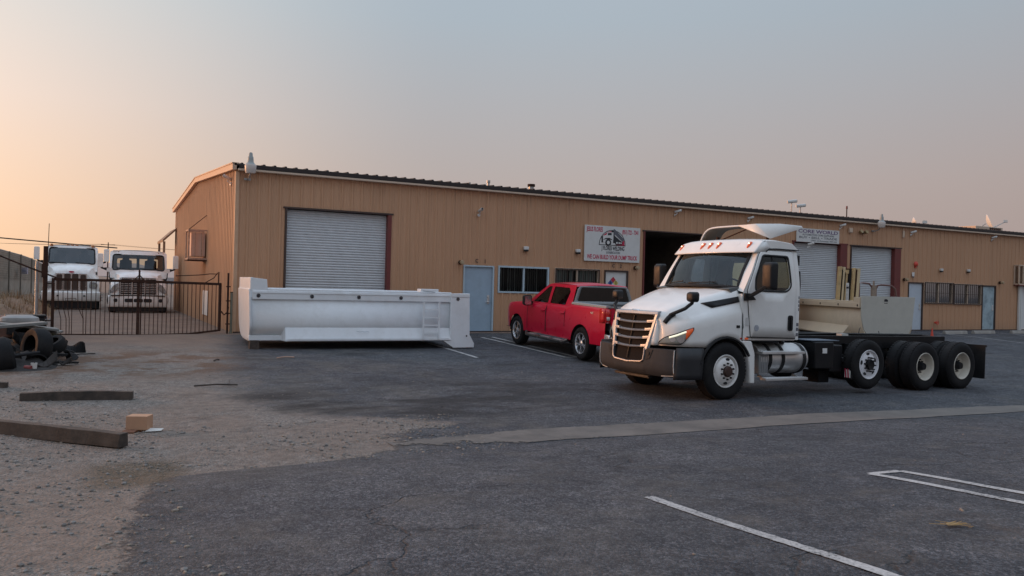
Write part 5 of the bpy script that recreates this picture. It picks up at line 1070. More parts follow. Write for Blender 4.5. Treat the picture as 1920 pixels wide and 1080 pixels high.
# sill, sloping fender skirt, rear post
b = MB(); b.box(.06, .86, .10, .30, .205, .33); b.box(.10, LD-.4, .5, W_-.5, .16, .24); b.build('sill', bodyw, db, bevel=.01)
b = MB(); b.loft([[(x, y, z) for y, z in ((.02, .66), (.04, .60), (-.10, .22), (-.09, .195), (.55, .195), (.60, .32))] for x in (.88, LD-.50)]); b.add([(.88, .02, .66), (.72, .45, .22), (.88, -.09, .195), (.86, .5, .195)], [(0, 1, 2), (2, 1, 3)]); b.build('fender_skirt', bodyw, db, bevel=.008)
b = MB(); b.box(.95, LD-.55, -.11, -.098, .215, .262); b.build('skirt_edge', bodyw, db)
for s, y in ((1, -.085), (-1, W_+.085)):
    q = MB(); q.prism([(LD-.52, y, 1.43), (LD-.0, y, 1.44), (LD+.03, y, .35), (LD+.16, y, .12), (LD+.16, y, .012), (LD-.42, y, .005), (LD-.72, y, .20), (LD-.52, y, .20)], (0, s*.20, 0)); ps = q.build('rear_post', bodyw, db, bevel=.01)
    q = MB(); q.box(LD-.52, LD, min(y-s*.012, y), max(y-s*.012, y), 1.345, 1.43); q.build('post_cap', bodyw, ps, bevel=.004); q = MB(); q.cyl((LD-.06, y-s*.006, .32), (LD-.06, y, .32), .022); q.build('bolt', dark, ps)
b = MB(); b.box(LD-.12, LD-.02, 0, W_, .25, 1.40); b.build('tailgate', bodyw, db, bevel=.01)
b = MB(); b.box(LD-1.33, LD-.84, .0, .30, 1.44, 1.535); b.build('tarp_box', bodyw, db, bevel=.01)
b = MB(); b.tube([(LD-1.28, -.052, 1.485), (LD-1.1, -.056, 1.47), (LD-.95, -.052, 1.46)], .008, 5); b.build('pull_cord', signgrey, db)
ld = MB()
for x in (LD-1.27, LD-.85): ld.box(x-.02, x+.02, -.135, -.10, .24, 1.20)
ld = ld.build('ladder', bodyw, db)
for z in (1.0, .80, .60, .40): MB().bar((LD-1.25, -.118, z), (LD-.87, -.118, z), .03).build('rung', bodyw, ld)
lg = MB(); lg.tube([(2.62+i*.035, -.072+.002*i*0, .43+.008*sin(i*1.9)) for i in range(10)], .006, 4); lg.build('lettering', M('faded_lettering', (.48, .52, .56), .6), db)
bk_ = MB(); bk_.box(.08, .30, .05, .34, -.02, .20); tag(bk_.build('wooden_block', wood, None, bevel=.012), 'short wooden block under the left end of the white dump body', 'block').matrix_world = Matrix.Translation((-.34, -4.16, -.115)) @ Matrix.Rotation(aD, 4, 'Z')

# ------------------------------------------------------------------ the beige dump body, mast and pipe hoop behind the truck
ex = Vector((.886, -.463, 0)); ey = Vector((.463, .886, 0)); a2 = atan2(ex.y, ex.x)
bb = thing('dump_truck_body', 'beige dump body with shade-greyed rounded end plate behind the truck chassis', 'dump body', (18.2, -6.36, -.17), a2+radians(1.5))
b = MB(); pr2 = [(0, 1.42), (0, .80)]+[(.42*(1-cos(pi/2*i/8)), .80-.55*sin(pi/2*i/8)) for i in range(1, 9)]; W2 = 1.62; f2_ = pr2+[(W2-x, z) for x, z in pr2[::-1]]
b.grid([[(x+.02, y, z) for x, z in f2_] for y in (.05, 6.2)]); b.build('tub', beige, bb, smooth=50, solid=.012)
b = MB(); pl = [(-.06, 1.68), (-.04, 1.0), (.05, .62), (.22, .33), (.34, .25), (W2-.34, .25), (W2-.20, .33), (W2-.02, .75), (W2+.06, 1.68)]; b.prism([(x, -.03, z) for x, z in pl], (0, .06, 0)); pb = b.build('end_plate', beige_shade, bb, bevel=.006)
b = MB(); b.box(.68, .80, -.034, -.0305, 1.52, 1.58); b.box(.69, .77, -.036, -.0305, 1.555, 1.60); b.build('logo', signblk, pb); MB().box(.68, .79, -.034, -.0305, 1.46, 1.48).build('lettering', signblk, pb)
b = MB(); b.tube([(.52, -.035, .58), (.56, -.05, .42), (.60, -.06, .28)], .01, 5); b.build('pull_cord', black, pb)
for x in (-.06, W2-.02):
    q = MB(); q.box(x-.04, x+.08, .05, 6.2, 1.30, 1.46); q.box(x-.01, x+.06, .5, 6.2, 1.46, 1.52); rl = q.build('top_rail', beige, bb, bevel=.01)
    if x < 0:
        for y in (.15, 1.6, 3.1, 4.7): q = MB(); q.lathe([(0, -.012), (.035, -.008), (.04, .002)], (x-.04, y, 1.38), 'X', 14); q.build('marker_light', black, rl)
        MB().box(x-.02, x+.10, .05, .48, 1.46, 1.64).build('rail_step', beige, rl, bevel=.01)
b = MB(); b.loft([[(x, y, z) for x, z in ((.04, .72), (-.22, .40), (-.22, .36), (.3, .36))] for y in (1.0, 5.8)]); b.build('fender_skirt', beige, bb, bevel=.006); b = MB(); b.box(.35, W2-.35, .1, 6.1, .0, .26); b.build('subframe', frameb, bb)
tp = thing('steel_panel', 'tan upright steel panel standing behind the cab of the white day cab truck', 'panel', (18.28, -1.89, 0), atan2(-.463, .886))
MB().box(-1.10, 1.10, -.02, .02, .05, 2.72).build('sheet', M('pale_tan_sheet', (.70, .56, .34), .6, var=.08, dirt=(.4, .3, .18), damt=.3), tp)
for x in (-1.06, 0, 1.06): MB().box(x-.04, x+.04, -.07, -.0202, 0, 2.74).build('stiffener', MT['pale_tan_sheet'], tp)
ms_ = thing('lifting_mast', 'tall tan steel lifting mast standing up out of the beige dump body', 'mast', (20.2, -3.95, .10), a2); ms_.scale = (1, 1, .93)
for i, (x, w_) in enumerate(((-.30, .10), (-.16, .07), (.20, .08), (.36, .10))):
    q = MB(); q.loft([[(x+p[0]+z*.045, p[1], z) for p in ((-w_/2, -.08), (w_/2, -.08), (w_/2, .08), (-w_/2, .08))] for z in (0, 2.62-.02*i)]); q.build('mast_rail', tan if i % 2 == 0 else M('pale_tan_paint', (.60, .48, .30), .55, var=.15, dirt=(.2, .14, .08), dscale=5, damt=.5), ms_, bevel=.006)
q = MB(); 
for z in (.5, 1.4, 2.45): MB().box(-.32+z*.045, .38+z*.045, .05, .11, z, z+.10).build('crossbar', rust, ms_)
q = MB(); q.cyl((-.06, -.02, 0), (.05, -.02, 2.35), .05); q.cyl((.05, -.02, 2.35), (.055, -.02, 2.5), .08); q.build('lift_cylinder', tan, ms_)
for x, w_, m_ in ((-.225, .05, frameb), (-.10, .05, rust), (.06, .09, frameb), (.28, .07, rust), (.145, .03, tan)):
    q = MB(); q.loft([[(x+p[0]+z*.045, p[1], z) for p in ((-w_/2, -.05), (w_/2, -.05), (w_/2, .05), (-w_/2, .05))] for z in (0, 2.5)]); q.build('inner_rail', m_, ms_)
q = MB(); q.box(.02, .12, -.085, -.075, .4, 2.0); q.build('scale_strip', whitep, ms_); q = MB()
for i in range(17): q.box(.03, .09, -.089, -.0851, 1.1+i*.05, 1.112+i*.05)
q.box(.03, .11, -.09, -.0851, 1.78, 1.86); q.build('scale_marks', signblk, ms_)
q = MB(); q.tube([(-.1, -.06, .2), (-.02, -.07, 2.4)], .018, 6); q.build('lift_chain', frameb, ms_)
hp_ = thing('pipe_hoop', 'brown bent pipe hoops rising behind the beige dump body', 'pipe hoop', (22.87, -3.11, -.10), a2); hp_.scale = (1.1, 1.1, 1.02)
def hoop(x0, x1, zt): return [(x0, 0, 0), (x0, 0, zt-.3), (x0+.06, 0, zt-.1), (x0+.2, 0, zt), (x1-.2, 0, zt-.01), (x1-.06, 0, zt-.1), (x1, 0, zt-.3), (x1+.03, 0, 0)]
q = MB(); q.tube([(-.52, .1, 0), (-.52, .1, 2.05), (-.4, .06, 2.06), (-.22, 0, 2.04), (-.10, 0, 1.9), (-.06, 0, 1.6), (-.05, 0, 0)], .035); q.build('bent_pipe', M('brown_pipe', (.15, .075, .06), .55, var=.2), hp_)
q = MB(); q.tube([(.02, 0, 0), (.02, 0, 1.85), (.08, 0, 1.98), (.2, 0, 2.0), (.55, 0, 1.98), (.68, 0, 1.86), (.73, 0, 1.6), (.75, 0, 0)], .035); q.build('bent_pipe', MT['brown_pipe'], hp_)
q = MB(); q.box(-.13, .02, -.06, .06, 1.3, 1.98); q.cyl((-.06, 0, 1.98), (-.06, 0, 2.15), .03); q.cyl((.06, -.06, 1.5), (.06, .02, 1.5), .07); q.build('clamp_block', M('clamp_tan', (.28, .22, .17), .6, var=.3, scale=12), hp_)

# ------------------------------------------------------------------ gate, posts, cables on the left
def gate(x0, x1, y0, y1, zt, zb, lab, bent=(), n=17, mid=None):
    t = thing('iron_gate', lab, 'gate', (x0, y0, 0), atan2(y1-y0, x1-x0), 'leaves of the iron gate'); Lg = sqrt((x1-x0)**2+(y1-y0)**2)
    zt0, zt1 = zt; zb0, zb1 = zb
    f = MB(); f.bar((0, 0, zt0), (Lg, 0, zt1), .06, .07); f.bar((0, 0, zb0), (Lg*.6, 0, zb0+(zb1-zb0)*.2), .05); f.bar((Lg*.6, 0, zb0+(zb1-zb0)*.2), (Lg, 0, zb1), .05); f.bar((.03, 0, zb0), (.03, 0, zt0), .07 if x0 < -4 else .03); f.bar((Lg-.03, 0, zb1), (Lg-.03, 0, zt1), .03 if x0 < -4 else .07)
    f.build('gate_frame', rust, t)
    for i in range(1, n):
        x = .03+(Lg-.06)*i/n; k = x/Lg; za = zb0+(zb1-zb0)*(k*.33 if k < .6 else .2+(k-.6)*2); z2 = zt0+(zt1-zt0)*k
        pts = [(x, 0, za), (x, 0, z2)]
        if i in bent: o_ = bent[i]; pts = [(x+o_, -.05, za), (x+o_*.95, -.09, za+(z2-za)*.3), (x+.2*o_, -.03, za+(z2-za)*.5), (x, 0, z2)]
        q = MB(); q.tube(pts, .0095, 6); q.build('picket', rust, t)
    return t
g1 = gate(-4.52, -2.50, -.35, -.40, (1.41, 1.41), (-.01, -.03), 'left leaf of the brown iron gate with bent pickets', {1: .09, 2: .10, 3: .06, 5: .16, 6: .05}, 18)
g2 = gate(-2.47, -.38, -.40, -.15, (1.41, 1.38), (-.03, .09), 'right leaf of the brown iron gate with straight pickets', {}, 19)
q = MB(); q.bar((2.03, 0, -.04), (2.03, 0, 1.66), .045); q.lathe([(0, 1.74), (.03, 1.67), (0, 1.64)], (2.03, 0, 0), 'Z', 4); q.tube([(1.9, 0, 1.43), (2.03, 0, 1.58), (2.16, 0, 1.43)], .018); q.build('spear_finial', rust, g1)
q = MB(); q.tube([(1.65, 0, 1.40), (1.9, 0, 1.55), (2.0, 0, 1.70)], .012); q.tube([(.9, .05, 1.58), (1.5, .02, 1.62), (1.8, .02, 1.66), (2.0, 0, 1.66)], .012); q.bar((2.03, 0, 1.35), (2.03, 0, 1.72), .03); q.build('hook_rod', rust, g2)
def post(name, lab, x, y, h, w, mt_, rnd=True, cap=None, z0=-.1):
    t = thing(name, lab, 'post', (x, y, 0)); q = MB(); (q.cyl((0, 0, z0), (0, 0, h), w/2, n=14) if rnd else q.box(-w/2, w/2, -w/2, w/2, z0, h)); q.build('shaft', mt_, t)
    return t
t = post('gate_post', 'tall rusty gate post with a darker sleeve and thin rod on top', -4.67, -.30, 2.25, .11, rust); q = MB(); q.cyl((0, 0, 1.75), (0, 0, 1.82), .068); q.box(-.085, .03, -.06, .06, 1.45, 1.80); q.build('sleeve', rust, t); q = MB(); q.cyl((.05, 0, 2.2), (.06, 0, 2.83), .009, n=6); q.build('thin_rod', rust, t); q = MB(); q.bar((0, 0, 1.3), (.15, 0, 1.3), .03); q.bar((0, 0, .35), (.15, 0, .35), .03); q.build('gate_hinge', rust, t)
t = post('fence_post', 'grey galvanised fence post left of the rusty gate post', -4.86, -.1, 1.86, .085, galv); q = MB()
for z in (.5, 1.1, 1.7): q.cyl((0, 0, z), (0, 0, z+.04), .052)
q.build('tension_band', galv, t)
t = post('gate_post', 'slim brown latch post right of the gate', -.20, -.18, 1.70, .05, rust, False); q = MB()
for z in (.25, .55, .9, 1.3): q.box(-.05, .07, -.03, .03, z, z+.03)
q.tube([(-.17, 0, .62), (-.1, -.04, .52), (0, -.03, .60), (.02, -.03, .75)], .02, 6); q.build('latch_chain', rust, t)
t = post('bollard', 'short grey green pipe stub beside the shed corner', -.10, -.16, 1.15, .07, M('grey_green_pipe', (.16, .16, .12), .6, var=.2)); MB().cyl((0, 0, 1.15), (0, 0, 1.17), .042).build('cap', rust, t)
def cable(pts, r_, lab, mt_, name='cable'): q = MB(); q.tube(pts, r_, 6); return tag(q.build(name, mt_), lab, name.replace('_', ' '))
def sag(a, b, s_, n=14): a = Vector(a); b = Vector(b); return [a+(b-a)*i/n-Vector((0, 0, s_*4*(i/n)*(1-i/n))) for i in range(n+1)]
cable(sag((-14, 25, 3.72), (-2.28, 25, 3.04), .03), .032, 'thick dark cable strung above the yard trucks', black, 'overhead_cable')
cable(sag((-7.5, -.05, 2.84), (-4.42, -.2, 1.45), .05), .022, 'dark cable sloping down to the gate from the left', rust, 'stay_cable')
# utility pole far beyond the yard
t = thing('utility_pole', 'far thin utility pole between the two yard trucks', 'pole', (.9, 199, 0)); q = MB(); q.cyl((0, 0, 0), (0, 0, 9.6), .16, .11, 8); q.build('shaft', rust, t); q = MB(); q.bar((-1.6, 0, 9.0), (1.5, 0, 9.0), .14); q.build('crossarm', rust, t)
q = MB()
for z, x in ((9.1, -1.5), (9.1, 1.4)):
    q.tube(sag((x, 0, z), (x-45, 30, z+.6), .6, 10), .035, 4); q.tube(sag((x, 0, z), (x+50, 12, z-.2), .6, 10), .035, 4)
q.build('wire', rust, t)

# ------------------------------------------------------------------ two white trucks parked in the yard
def yard_truck(kind):
    A = kind == 'A'
    if A: t = thing('yard_truck', 'white truck with tall four-slot dark grille behind the gate', 'truck', (-4.32, 16.4, 0), radians(-90))
    else: t = thing('yard_truck', 'white truck with barred chrome grille and round headlamps beside the shed', 'truck', (-1.78, 13.5, 0), radians(-92))
    pw = white2; hw = 1.02 if A else 1.12
    zr = 2.83 if A else 2.63; z1, z0 = (2.73, 2.03) if A else (2.46, 1.80)
    # cab shell with windscreen opening (front faces +x)
    def wsx(z): return -.95-.30*(z-z0)/(z1-z0)
    fo = [(-hw, z0-.35), (-hw, zr-.10), (-hw+.12, zr), (hw-.12, zr), (hw, zr-.10), (hw, z0-.35)]; wo = fillet([(-hw+.10, z0), (-hw+.13, z1), (hw-.13, z1), (hw-.10, z0)], .10)
    bow = lambda y, z: Vector((wsx(z)+.14*(1-(y/hw)**2), y, z))
    b = MB(); panel(b, fo, bow, wo, 40, 2)
    for s in (1, -1):
        so_ = [(-.95, 1.0), (-.92, z0-.35), (-1.25-.04, zr-.10), (-2.75, zr-.10), (-2.75, 1.0)]; sw_ = fillet([(-1.12, z0+.02), (-1.38, z1-.05), (-2.25, z1-.05), (-2.25, z0+.02)], .06)
        panel(b, so_, lambda u, v, s=s: Vector((u, s*(hw-.04*max(0, v-1.8)), v)), sw_, 30, 1); q = MB(); panel(q, sw_, lambda u, v, s=s: Vector((u, s*(hw-.05), v)), None, 20, 1); q.build('side_window', tinted, t)
    b.grid([[Vector((x, y, z+.05*(1-(y/hw)**2))) for y in (-hw+.1, -.5, 0, .5, hw-.1)] for x, z in ((wsx(zr)+.1, zr-.02), (-1.6, zr), (-2.75, zr-.03))])
    rw_ = [fillet([(-.85, z0+.12), (-.85, z1-.12), (-.08, z1-.12), (-.08, z0+.12)], .06)]
    bo = [(-hw, 1.0), (-hw, zr), (hw, zr), (hw, 1.0)]; panel(b, bo, lambda u, v: Vector((-2.75, u, v)), None if A else fillet([(-.85, z0+.12), (-.85, z1-.14), (.85, z1-.14), (.85, z0+.12)], .08), 24, 1)  # four-slot cab's rear wall is left without a window to keep its inside dark
    b.build('cab', pw, t, smooth=40)
    q = MB(); panel(q, wo, lambda u, v: bow(u, v)-Vector((.012, 0, 0)), None, 36, 3); q.build('windscreen', glass('blue_dark_glass', (.16, .20, .22), .05) if A else glass('smoky_glass', (.42, .44, .42), .0), t)
    q = MB(); q.tube([bow(u, v)+Vector((.01, 0, 0)) for u, v in wo], .03, 5, True); q.build('windscreen_seal', black, t)
    for y in (-.5, .5): q = MB(); q.tube([bow(y-.35, z0+.05)+Vector((.03, 0, 0)), bow(y+.2, z0+.03)+Vector((.03, 0, 0)), bow(y+.3, z0+.0)+Vector((.03, 0, 0))], .014, 5); q.build('wiper', black, t)
    q = MB(); q.box(-2.7, -1.2, -.95, .95, 1.0, z0+.02)
    for y in (-.5, .5): q.loft([[(-2.1+p[0], y+p[1], h) for p in rr(.2, .5*k_, .08)] for h, k_ in ((z0, 1), (z0+.42, .95), (z0+.46, .55), (z0+.62, .5))])
    if not A: q.box(-2.77, -2.70, -.06, .06, z0, z1)
    q.build('interior', dark, t)
    for y in (-.82, -.18, 0, .18, .82) if A else (-.78, -.18, 0, .18, .78):
        q = MB(); q.lathe([(0, .06), (.05, .045), (.065, 0), (.065, -.04)], (wsx(zr)+.05, y, zr+.015 if A else zr-.09), 'Z' if A else 'X', 12); q.build('marker_light', M('dull_amber', (.35, .13, .04), .4), t)
    # hood, fenders, nose
    hz1, hz0 = (z0-.01, 1.68) if A else (z0-.02, 1.50)
    b = MB(); nose = -.06
    rows = []
    for x, wt, wl, zt_ in ((-.98, .92, 1.05, hz1), (-.7, .84, 1.05, hz1-.10), (-.35, .74, 1.06, (hz0+hz1)/2), (-.10, .66 if A else .74, 1.05, hz0+.02), (nose, .60 if A else .70, .98, hz0-.06)):
        r_ = []
        for y, z in ((0, zt_+.03), (wt*.6, zt_+.01), (wt, zt_-.07), (wt+.05, zt_-.25), (wl-.10, zt_-.42 if A else zt_-.30), (wl+.04, zt_-.58 if A else zt_-.45), (wl+.05, .75), (wl+.04, .62)): r_.append((y, z))
        rows.append([Vector((x, -y, z)) for y, z in r_[:0:-1]]+[Vector((x, y, z)) for y, z in r_])
    b.grid(rows); b.loft([rows[-1], [Vector((nose+.02, v.y*.5, max(.62, v.z*.9))) for v in rows[-1]]], False, False); b.add([(nose+.01, -.98, .62), (nose+.01, .98, .62), (nose+.01, .98, 1.05), (nose+.01, .62, hz0-.1), (nose+.01, -.62, hz0-.1), (nose+.01, -.98, 1.05)], [tuple(range(6))])
    b.build('hood', pw, t, smooth=50)
    if A:
        g = MB(); g.prism([(nose+.02, -.64, .82), (nose+.02, .64, .82), (nose+.02, .60, 1.60), (nose+.02, -.60, 1.60)], (.03, 0, 0)); g = g.build('grille_surround', chrome, t, bevel=.01)
        for y, w_, zt_ in ((-.46, .27, 1.54), (-.15, .30, 1.57), (.15, .30, 1.57), (.46, .27, 1.54)):
            q = MB(); q.prism([(nose+.052, y+p[0], p[1]) for p in rr(w_-.05, zt_-.86, .05, cy=(zt_+.86)/2)], (.01, 0, 0)); q.build('grille_slot', M('warm_grille_mesh', (.07, .045, .035), .6, .3, var=.3, scale=50), g)
        q = MB(); q.prism([(nose+.03, .11*cos(a), 1.66+.035*sin(a)) for a in [2*pi*i/16 for i in range(16)]], (.04, 0, 0)); q.build('badge', MT['sign_red'], t)
        zl = 1.08
    else:
        g = MB(); g.prism([(nose+.02, -.72, .78), (nose+.02, .72, .78), (nose+.02, .66, 1.47), (nose+.02, -.66, 1.47)], (.03, 0, 0)); g = g.build('grille_back', dark, t)
        for i in range(9): q = MB(); z = .84+i*.072; q.box(nose+.05, nose+.075, -.66, .66, z, z+.026); q.build('grille_bar', chrome, g)
        for y in (-.70, -.25, .25, .70): q = MB(); q.box(nose+.05, nose+.085, y-.02, y+.02, .78, 1.46); q.build('grille_divider', chrome, g)
        zl = 1.02
    for s in (1, -1):
        q = MB(); pts = [(.70, zl-.13), (.98, zl-.17), (1.04, zl), (.98, zl+.14), (.72, zl+.16)] if A else [(.78, zl+.22), (.95, zl+.12), (1.09, zl-.12), (1.06, zl-.22), (.86, zl-.16), (.78, zl)]
        q.prism([(nose+.025, s*y, z) for y, z in fillet(pts, .06)], (.03, 0, 0)); h_ = q.build('headlight', M('clouded_lamp', (.30, .30, .30), .25, .2, var=.25, scale=9), t, bevel=.008)
        for dy, r_ in ((-.07, .055), (.07, .06)): q = MB(); q.cyl((nose+.055, s*(.88+dy), zl), (nose+.062, s*(.88+dy), zl), r_); q.build('lamp_reflector', MT['lamp_housing'], h_)
        # mirrors on arms
        q = MB(); zm = 2.45 if A else 2.18; q.loft([[(-1.0+xx, s*(hw+.36)+p[0], zm+p[1]) for p in rr(.22, .58, .05)] for xx in (.08, -.08)]); mi = q.build('mirror', pw, t, bevel=.015)
        q = MB(); q.bar((-1.05, s*(hw-.02), zm-.45), (-1.0, s*(hw+.34), zm-.30), .07); q.bar((-1.05, s*(hw-.02), zm-.35), (-1.02, s*(hw+.2), zm-.35), .10); q.build('mirror_arm', black, mi)
        if not A:
            q = MB(); q.loft([[(-.62+xx, s*(hw+.0)+p[0], 1.78+p[1]) for p in rr(.22, .17, .05)] for xx in (.07, -.07)]); hm2 = q.build('hood_mirror', white2 if s < 0 else pw, t, smooth=50); q = MB(); q.tube([(-.62, s*(hw+.02), 1.70), (-.55, s*(hw-.0), 1.5), (-.45, s*(hw-.06), 1.33)], .022, 6); q.build('mirror_arm', black, hm2)
        else: q = MB(); q.cyl((-2.95, s*.98, .6), (-2.95, s*.98, 2.7), .075); q.build('exhaust_stack', chrome, t)
        q = MB(); q.lathe([(.30, .10), (.30, -.22)], (-.75 if A else -.70, s*.9, .51), 'Y', 20); q.build('wheel_well', dark, t)
        q = MB(); q.box(-2.6, -1.4, min(s*.6, s*1.12), max(s*.6, s*1.12), .42, .95); q.build('fuel_tank', alu, t, bevel=.1, seg=3)
        if A:
            for i in range(3): q = MB(); q.box(-1.42, -1.30, min(s*1.05, s*1.28), max(s*1.05, s*1.28), .35+i*.13, .40+i*.13); q.build('step', alu, t)
    # bumper
    b = MB(); zb1, zb0 = (.80, .38) if A else (.72, .24)
    b.loft([[(x+.10-.10*(abs(y)/1.15)**3, y, z) for x, z in ((-.25, zb0), (.02, zb0), (.08, zb0+.08), (.08, zb1-.04), (.04, zb1), (-.25, zb1))] for y in (-1.14, -.95, -.6, 0, .6, .95, 1.14)]); bu = b.build('bumper', pw, t, bevel=.015, smooth=40)
    if A:
        for y in (-.5, .52): MB().box(.172, .19, y-.04, y+.04, .58, .64).build('tow_socket', dark, bu)
        q = MB(); q.bar((.19, -.20, .50), (.19, .20, .50), .012); q.bar((.19, -.20, .40), (.19, .20, .40), .012); q.bar((.19, -.2, .4), (.19, -.2, .5), .012); q.bar((.19, .2, .4), (.19, .2, .5), .012); q.build('plate_frame', dark, bu)
    else:
        for y, w_ in ((-.86, .09), (-.36, .20), (0, .22), (.36, .20), (.86, .09)): q = MB(); q.prism([(.15 if abs(y) < .5 else .12, y+p[0], .52+p[1]) for p in rr(w_*1.6, .15, .05)], (.035, 0, 0)); q.build('lamp_opening', dark, bu)
        q = MB(); q.box(.06, .185, -1.05, 1.05, .715, .745); q.build('bumper_gap', dark, bu)
    MB().box(-.5, .06, -1.05, 1.05, .07, zb0-.01).build('air_dam_shadow', black, t)  # black dam, extended to stand in for the shadow under the truck
    b = MB(); b.box(-8, -.4, -.42, -.34, .75, .95); b.box(-8, -.4, .34, .42, .75, .95); b.build('frame_rail', frameb, t)
    for x in (-.75, -5.6, -6.9):
        for s in (1, -1): o = copy_tree(wF if x > -1 else wD, t); o.location = (x, s*1.12, .50); o.rotation_euler = (0, 0, pi if s < 0 else 0)
    return t
yard_truck('A'); yard_truck('B')

# ------------------------------------------------------------------ beyond the yard: fence, brush, hill
fn_ = thing('screened_fence', 'long grey screened fence with posts and drooping top rail beyond the yard', 'fence', (0, 0, 0))
fx = [(-9.2, 5.0, 2.9), (-8.4, 9.5, 2.82), (-7.75, 12.6, 2.72), (-7.2, 16.2, 2.58), (-6.9, 19.4, 2.5), (-6.65, 22.8, 2.44), (-6.35, 26.0, 2.32), (-5.9, 30.5, 2.05), (-5.3, 36, 1.9), (-4.5, 44, 1.85), (-3, 58, 1.8)]
scr = M('fence_screen', (.36, .32, .265), .85, var=.2, scale=2.2, dirt=(.24, .21, .17), dscale=1.3, damt=.6)
b = MB(); b.grid([[Vector((x, y, z_)) for x, y, zt in fx] for z_ in (0,)][:0] or [[Vector((x, y, zt*k)) for x, y, zt in fx] for k in (0, .35, .7, 1)]); b.build('screen', scr, fn_, smooth=0, solid=.02)
b = MB(); b.tube([(x, y, zt) for x, y, zt in fx], .03, 6); b.build('top_rail', galv, fn_)
b = MB()
for k in range(12): b.tube([(x+.03, y-.03, zt*(.52+.04*k)) for x, y, zt in fx], .008, 4)
b.build('slat_line', M('slat_shade', (.20, .18, .15), .8), fn_)
for x, y, zt in fx: MB().cyl((x+.04, y-.04, 0), (x+.04, y-.04, zt+.03), .03, n=8).build('fence_post', MT['slat_shade'], fn_)
t = thing('fence_sign', 'pale lavender sign hung on the screened fence', 'sign', (-6.38, 21.6, 1.66), atan2(3.2, .28)-pi/2-1.1); MB().box(-.38, .38, -.02, .02, -.16, .16).build('board', M('lavender_board', (.50, .48, .56), .6, var=.08), t)
q = MB()
for i in range(7): q.box(-.26+i*.075, -.21+i*.075, -.025, -.0202, -.06, .06-.02*(i % 3))
q.build('lettering', M('sign_blue_grey', (.33, .34, .45), .6), t)
rnd = random.Random(5)
# reddish bank with dry brush in front of the fence
b = MB(); bx = [-9.5+i*.28 for i in range(18)]; by = [1.2+i*.5 for i in range(34)]
def bank(x, y): 
    k = max(0, min(1, (-4.95-x)/.9)); e_ = max(0, min(1, (y-1.2)/2.5))
    return .0+k*e_*(.55+.35*noise.noise((x*.8, y*.4, 1))+.10*noise.noise((x*3, y*3, 2)))-.02
b.grid([[(x, y, bank(x, y)) for x in bx] for y in by])
tag(b.build('dirt_bank', M('red_dirt', (.20, .125, .078), .95, var=.3, scale=3, bump=.6, bscale=14, dirt=(.26, .20, .13), dscale=2, damt=.7), smooth=60), 'low bank of reddish dirt before the screened fence', 'bank', kind='structure')
b = MB()
for i in range(1500):
    x = rnd.uniform(-9, -4.9); y = rnd.uniform(1.6, 15); z = bank(x, y)
    if rnd.random() > .35+.6*noise.noise((x*1.2, y*.6, 9)): continue
    for k in range(5):
        a = rnd.uniform(0, 2*pi); h = rnd.uniform(.12, .42); l = rnd.uniform(.03, .22); d = Vector((cos(a), sin(a), 0)); p = Vector((x+rnd.uniform(-.1, .1), y+rnd.uniform(-.1, .1), z)); q_ = d.cross(Vector((0, 0, 1)))*.009
        b.add([p-q_, p+q_, p+d*l+Vector((0, 0, h))], [(0, 1, 2)])
tag(b.build('dry_brush', M('dry_grass', (.27, .185, .105), .9, var=.35, scale=1.2), smooth=0), 'dry straw coloured brush on the dirt bank', 'brush', kind='stuff')
b = MB()
for i in range(420):
    a = rnd.uniform(0, 2*pi); rr_ = rnd.random()**.6*.26; x = -4.66+rr_*cos(a)*1.0; y = -.5+rr_*sin(a); h = rnd.uniform(.06, .26)*(1-rr_*1.6); d = Vector((cos(a), sin(a), 0)); p = Vector((x, y, gz(x, y))); q_ = d.cross(Vector((0, 0, 1)))*.007
    b.add([p-q_, p+q_, p+d*.10+Vector((0, 0, max(.04, h)))], [(0, 1, 2)])
tag(b.build('weeds', M('weed_green', (.085, .09, .04), .9, var=.4, scale=9), smooth=0), 'dull green weeds round the foot of the gate post', 'weeds', kind='stuff')
b = MB(); rows = []
for k in range(7):
    rows.append([Vector((-700+i*28, 1560+k*90, (sin(pi*k/6))*(26+16*noise.noise((i*.09+1.6, k*.1, 0))+7*noise.noise((i*.33, k*.5, 4)))*(1.35 if 25 < i < 29 else 1))) for i in range(60)])
b.grid(rows); tag(b.build('hills', M('hazy_hills', (.46, .34, .29), .95, var=.08, scale=.01), smooth=60), 'hazy pink hills on the horizon', 'hills', kind='structure')  # distance haze is put into the pale pinkish hill colour

# ------------------------------------------------------------------ scrap heap at the left edge
def P_(x, y): return gz(x, y)
def tyre(x, y, z, R, w, M_, lab, squash=1):
    q = MB(); q.lathe([(R*.60, -.0), (R*.66, .012), (R*.9, .015), (R, -.04), (R, -w+.04), (R*.9, -w-.015), (R*.66, -w-.012), (R*.6, -w)], n=30); o = q.build('old_tyre', rubber); o.matrix_world = Matrix.Translation((x, y, z)) @ M_
    return tag(o, lab, 'tyre', 'old tyres in the scrap heap')
RX = lambda a: Matrix.Rotation(radians(a), 4, 'X'); RZ_ = lambda a: Matrix.Rotation(radians(a), 4, 'Z')
tyre(-4.45, -6.0, P_(-4.62, -5.9)+.30, .37, .26, RZ_(-62) @ RX(-8), 'black tyre showing its tread at the front of the scrap heap under the grey boards')
tyre(-4.95, -6.75, P_(-5, -6.6)+.25, .36, .30, RZ_(-75) @ RX(12), 'bluish black tyre cut by the left edge of the photo')
tyre(-4.75, -4.75, P_(-4.7, -4.7)+.28, .30, .22, RX(-80), 'tyre lying flat under the grey boards in the scrap heap')
tyre(-4.30, -5.35, P_(-4.25, -5.3)+.16, .28, .20, RZ_(-50) @ RX(-62), 'small tyre slumped at the right end of the scrap heap')
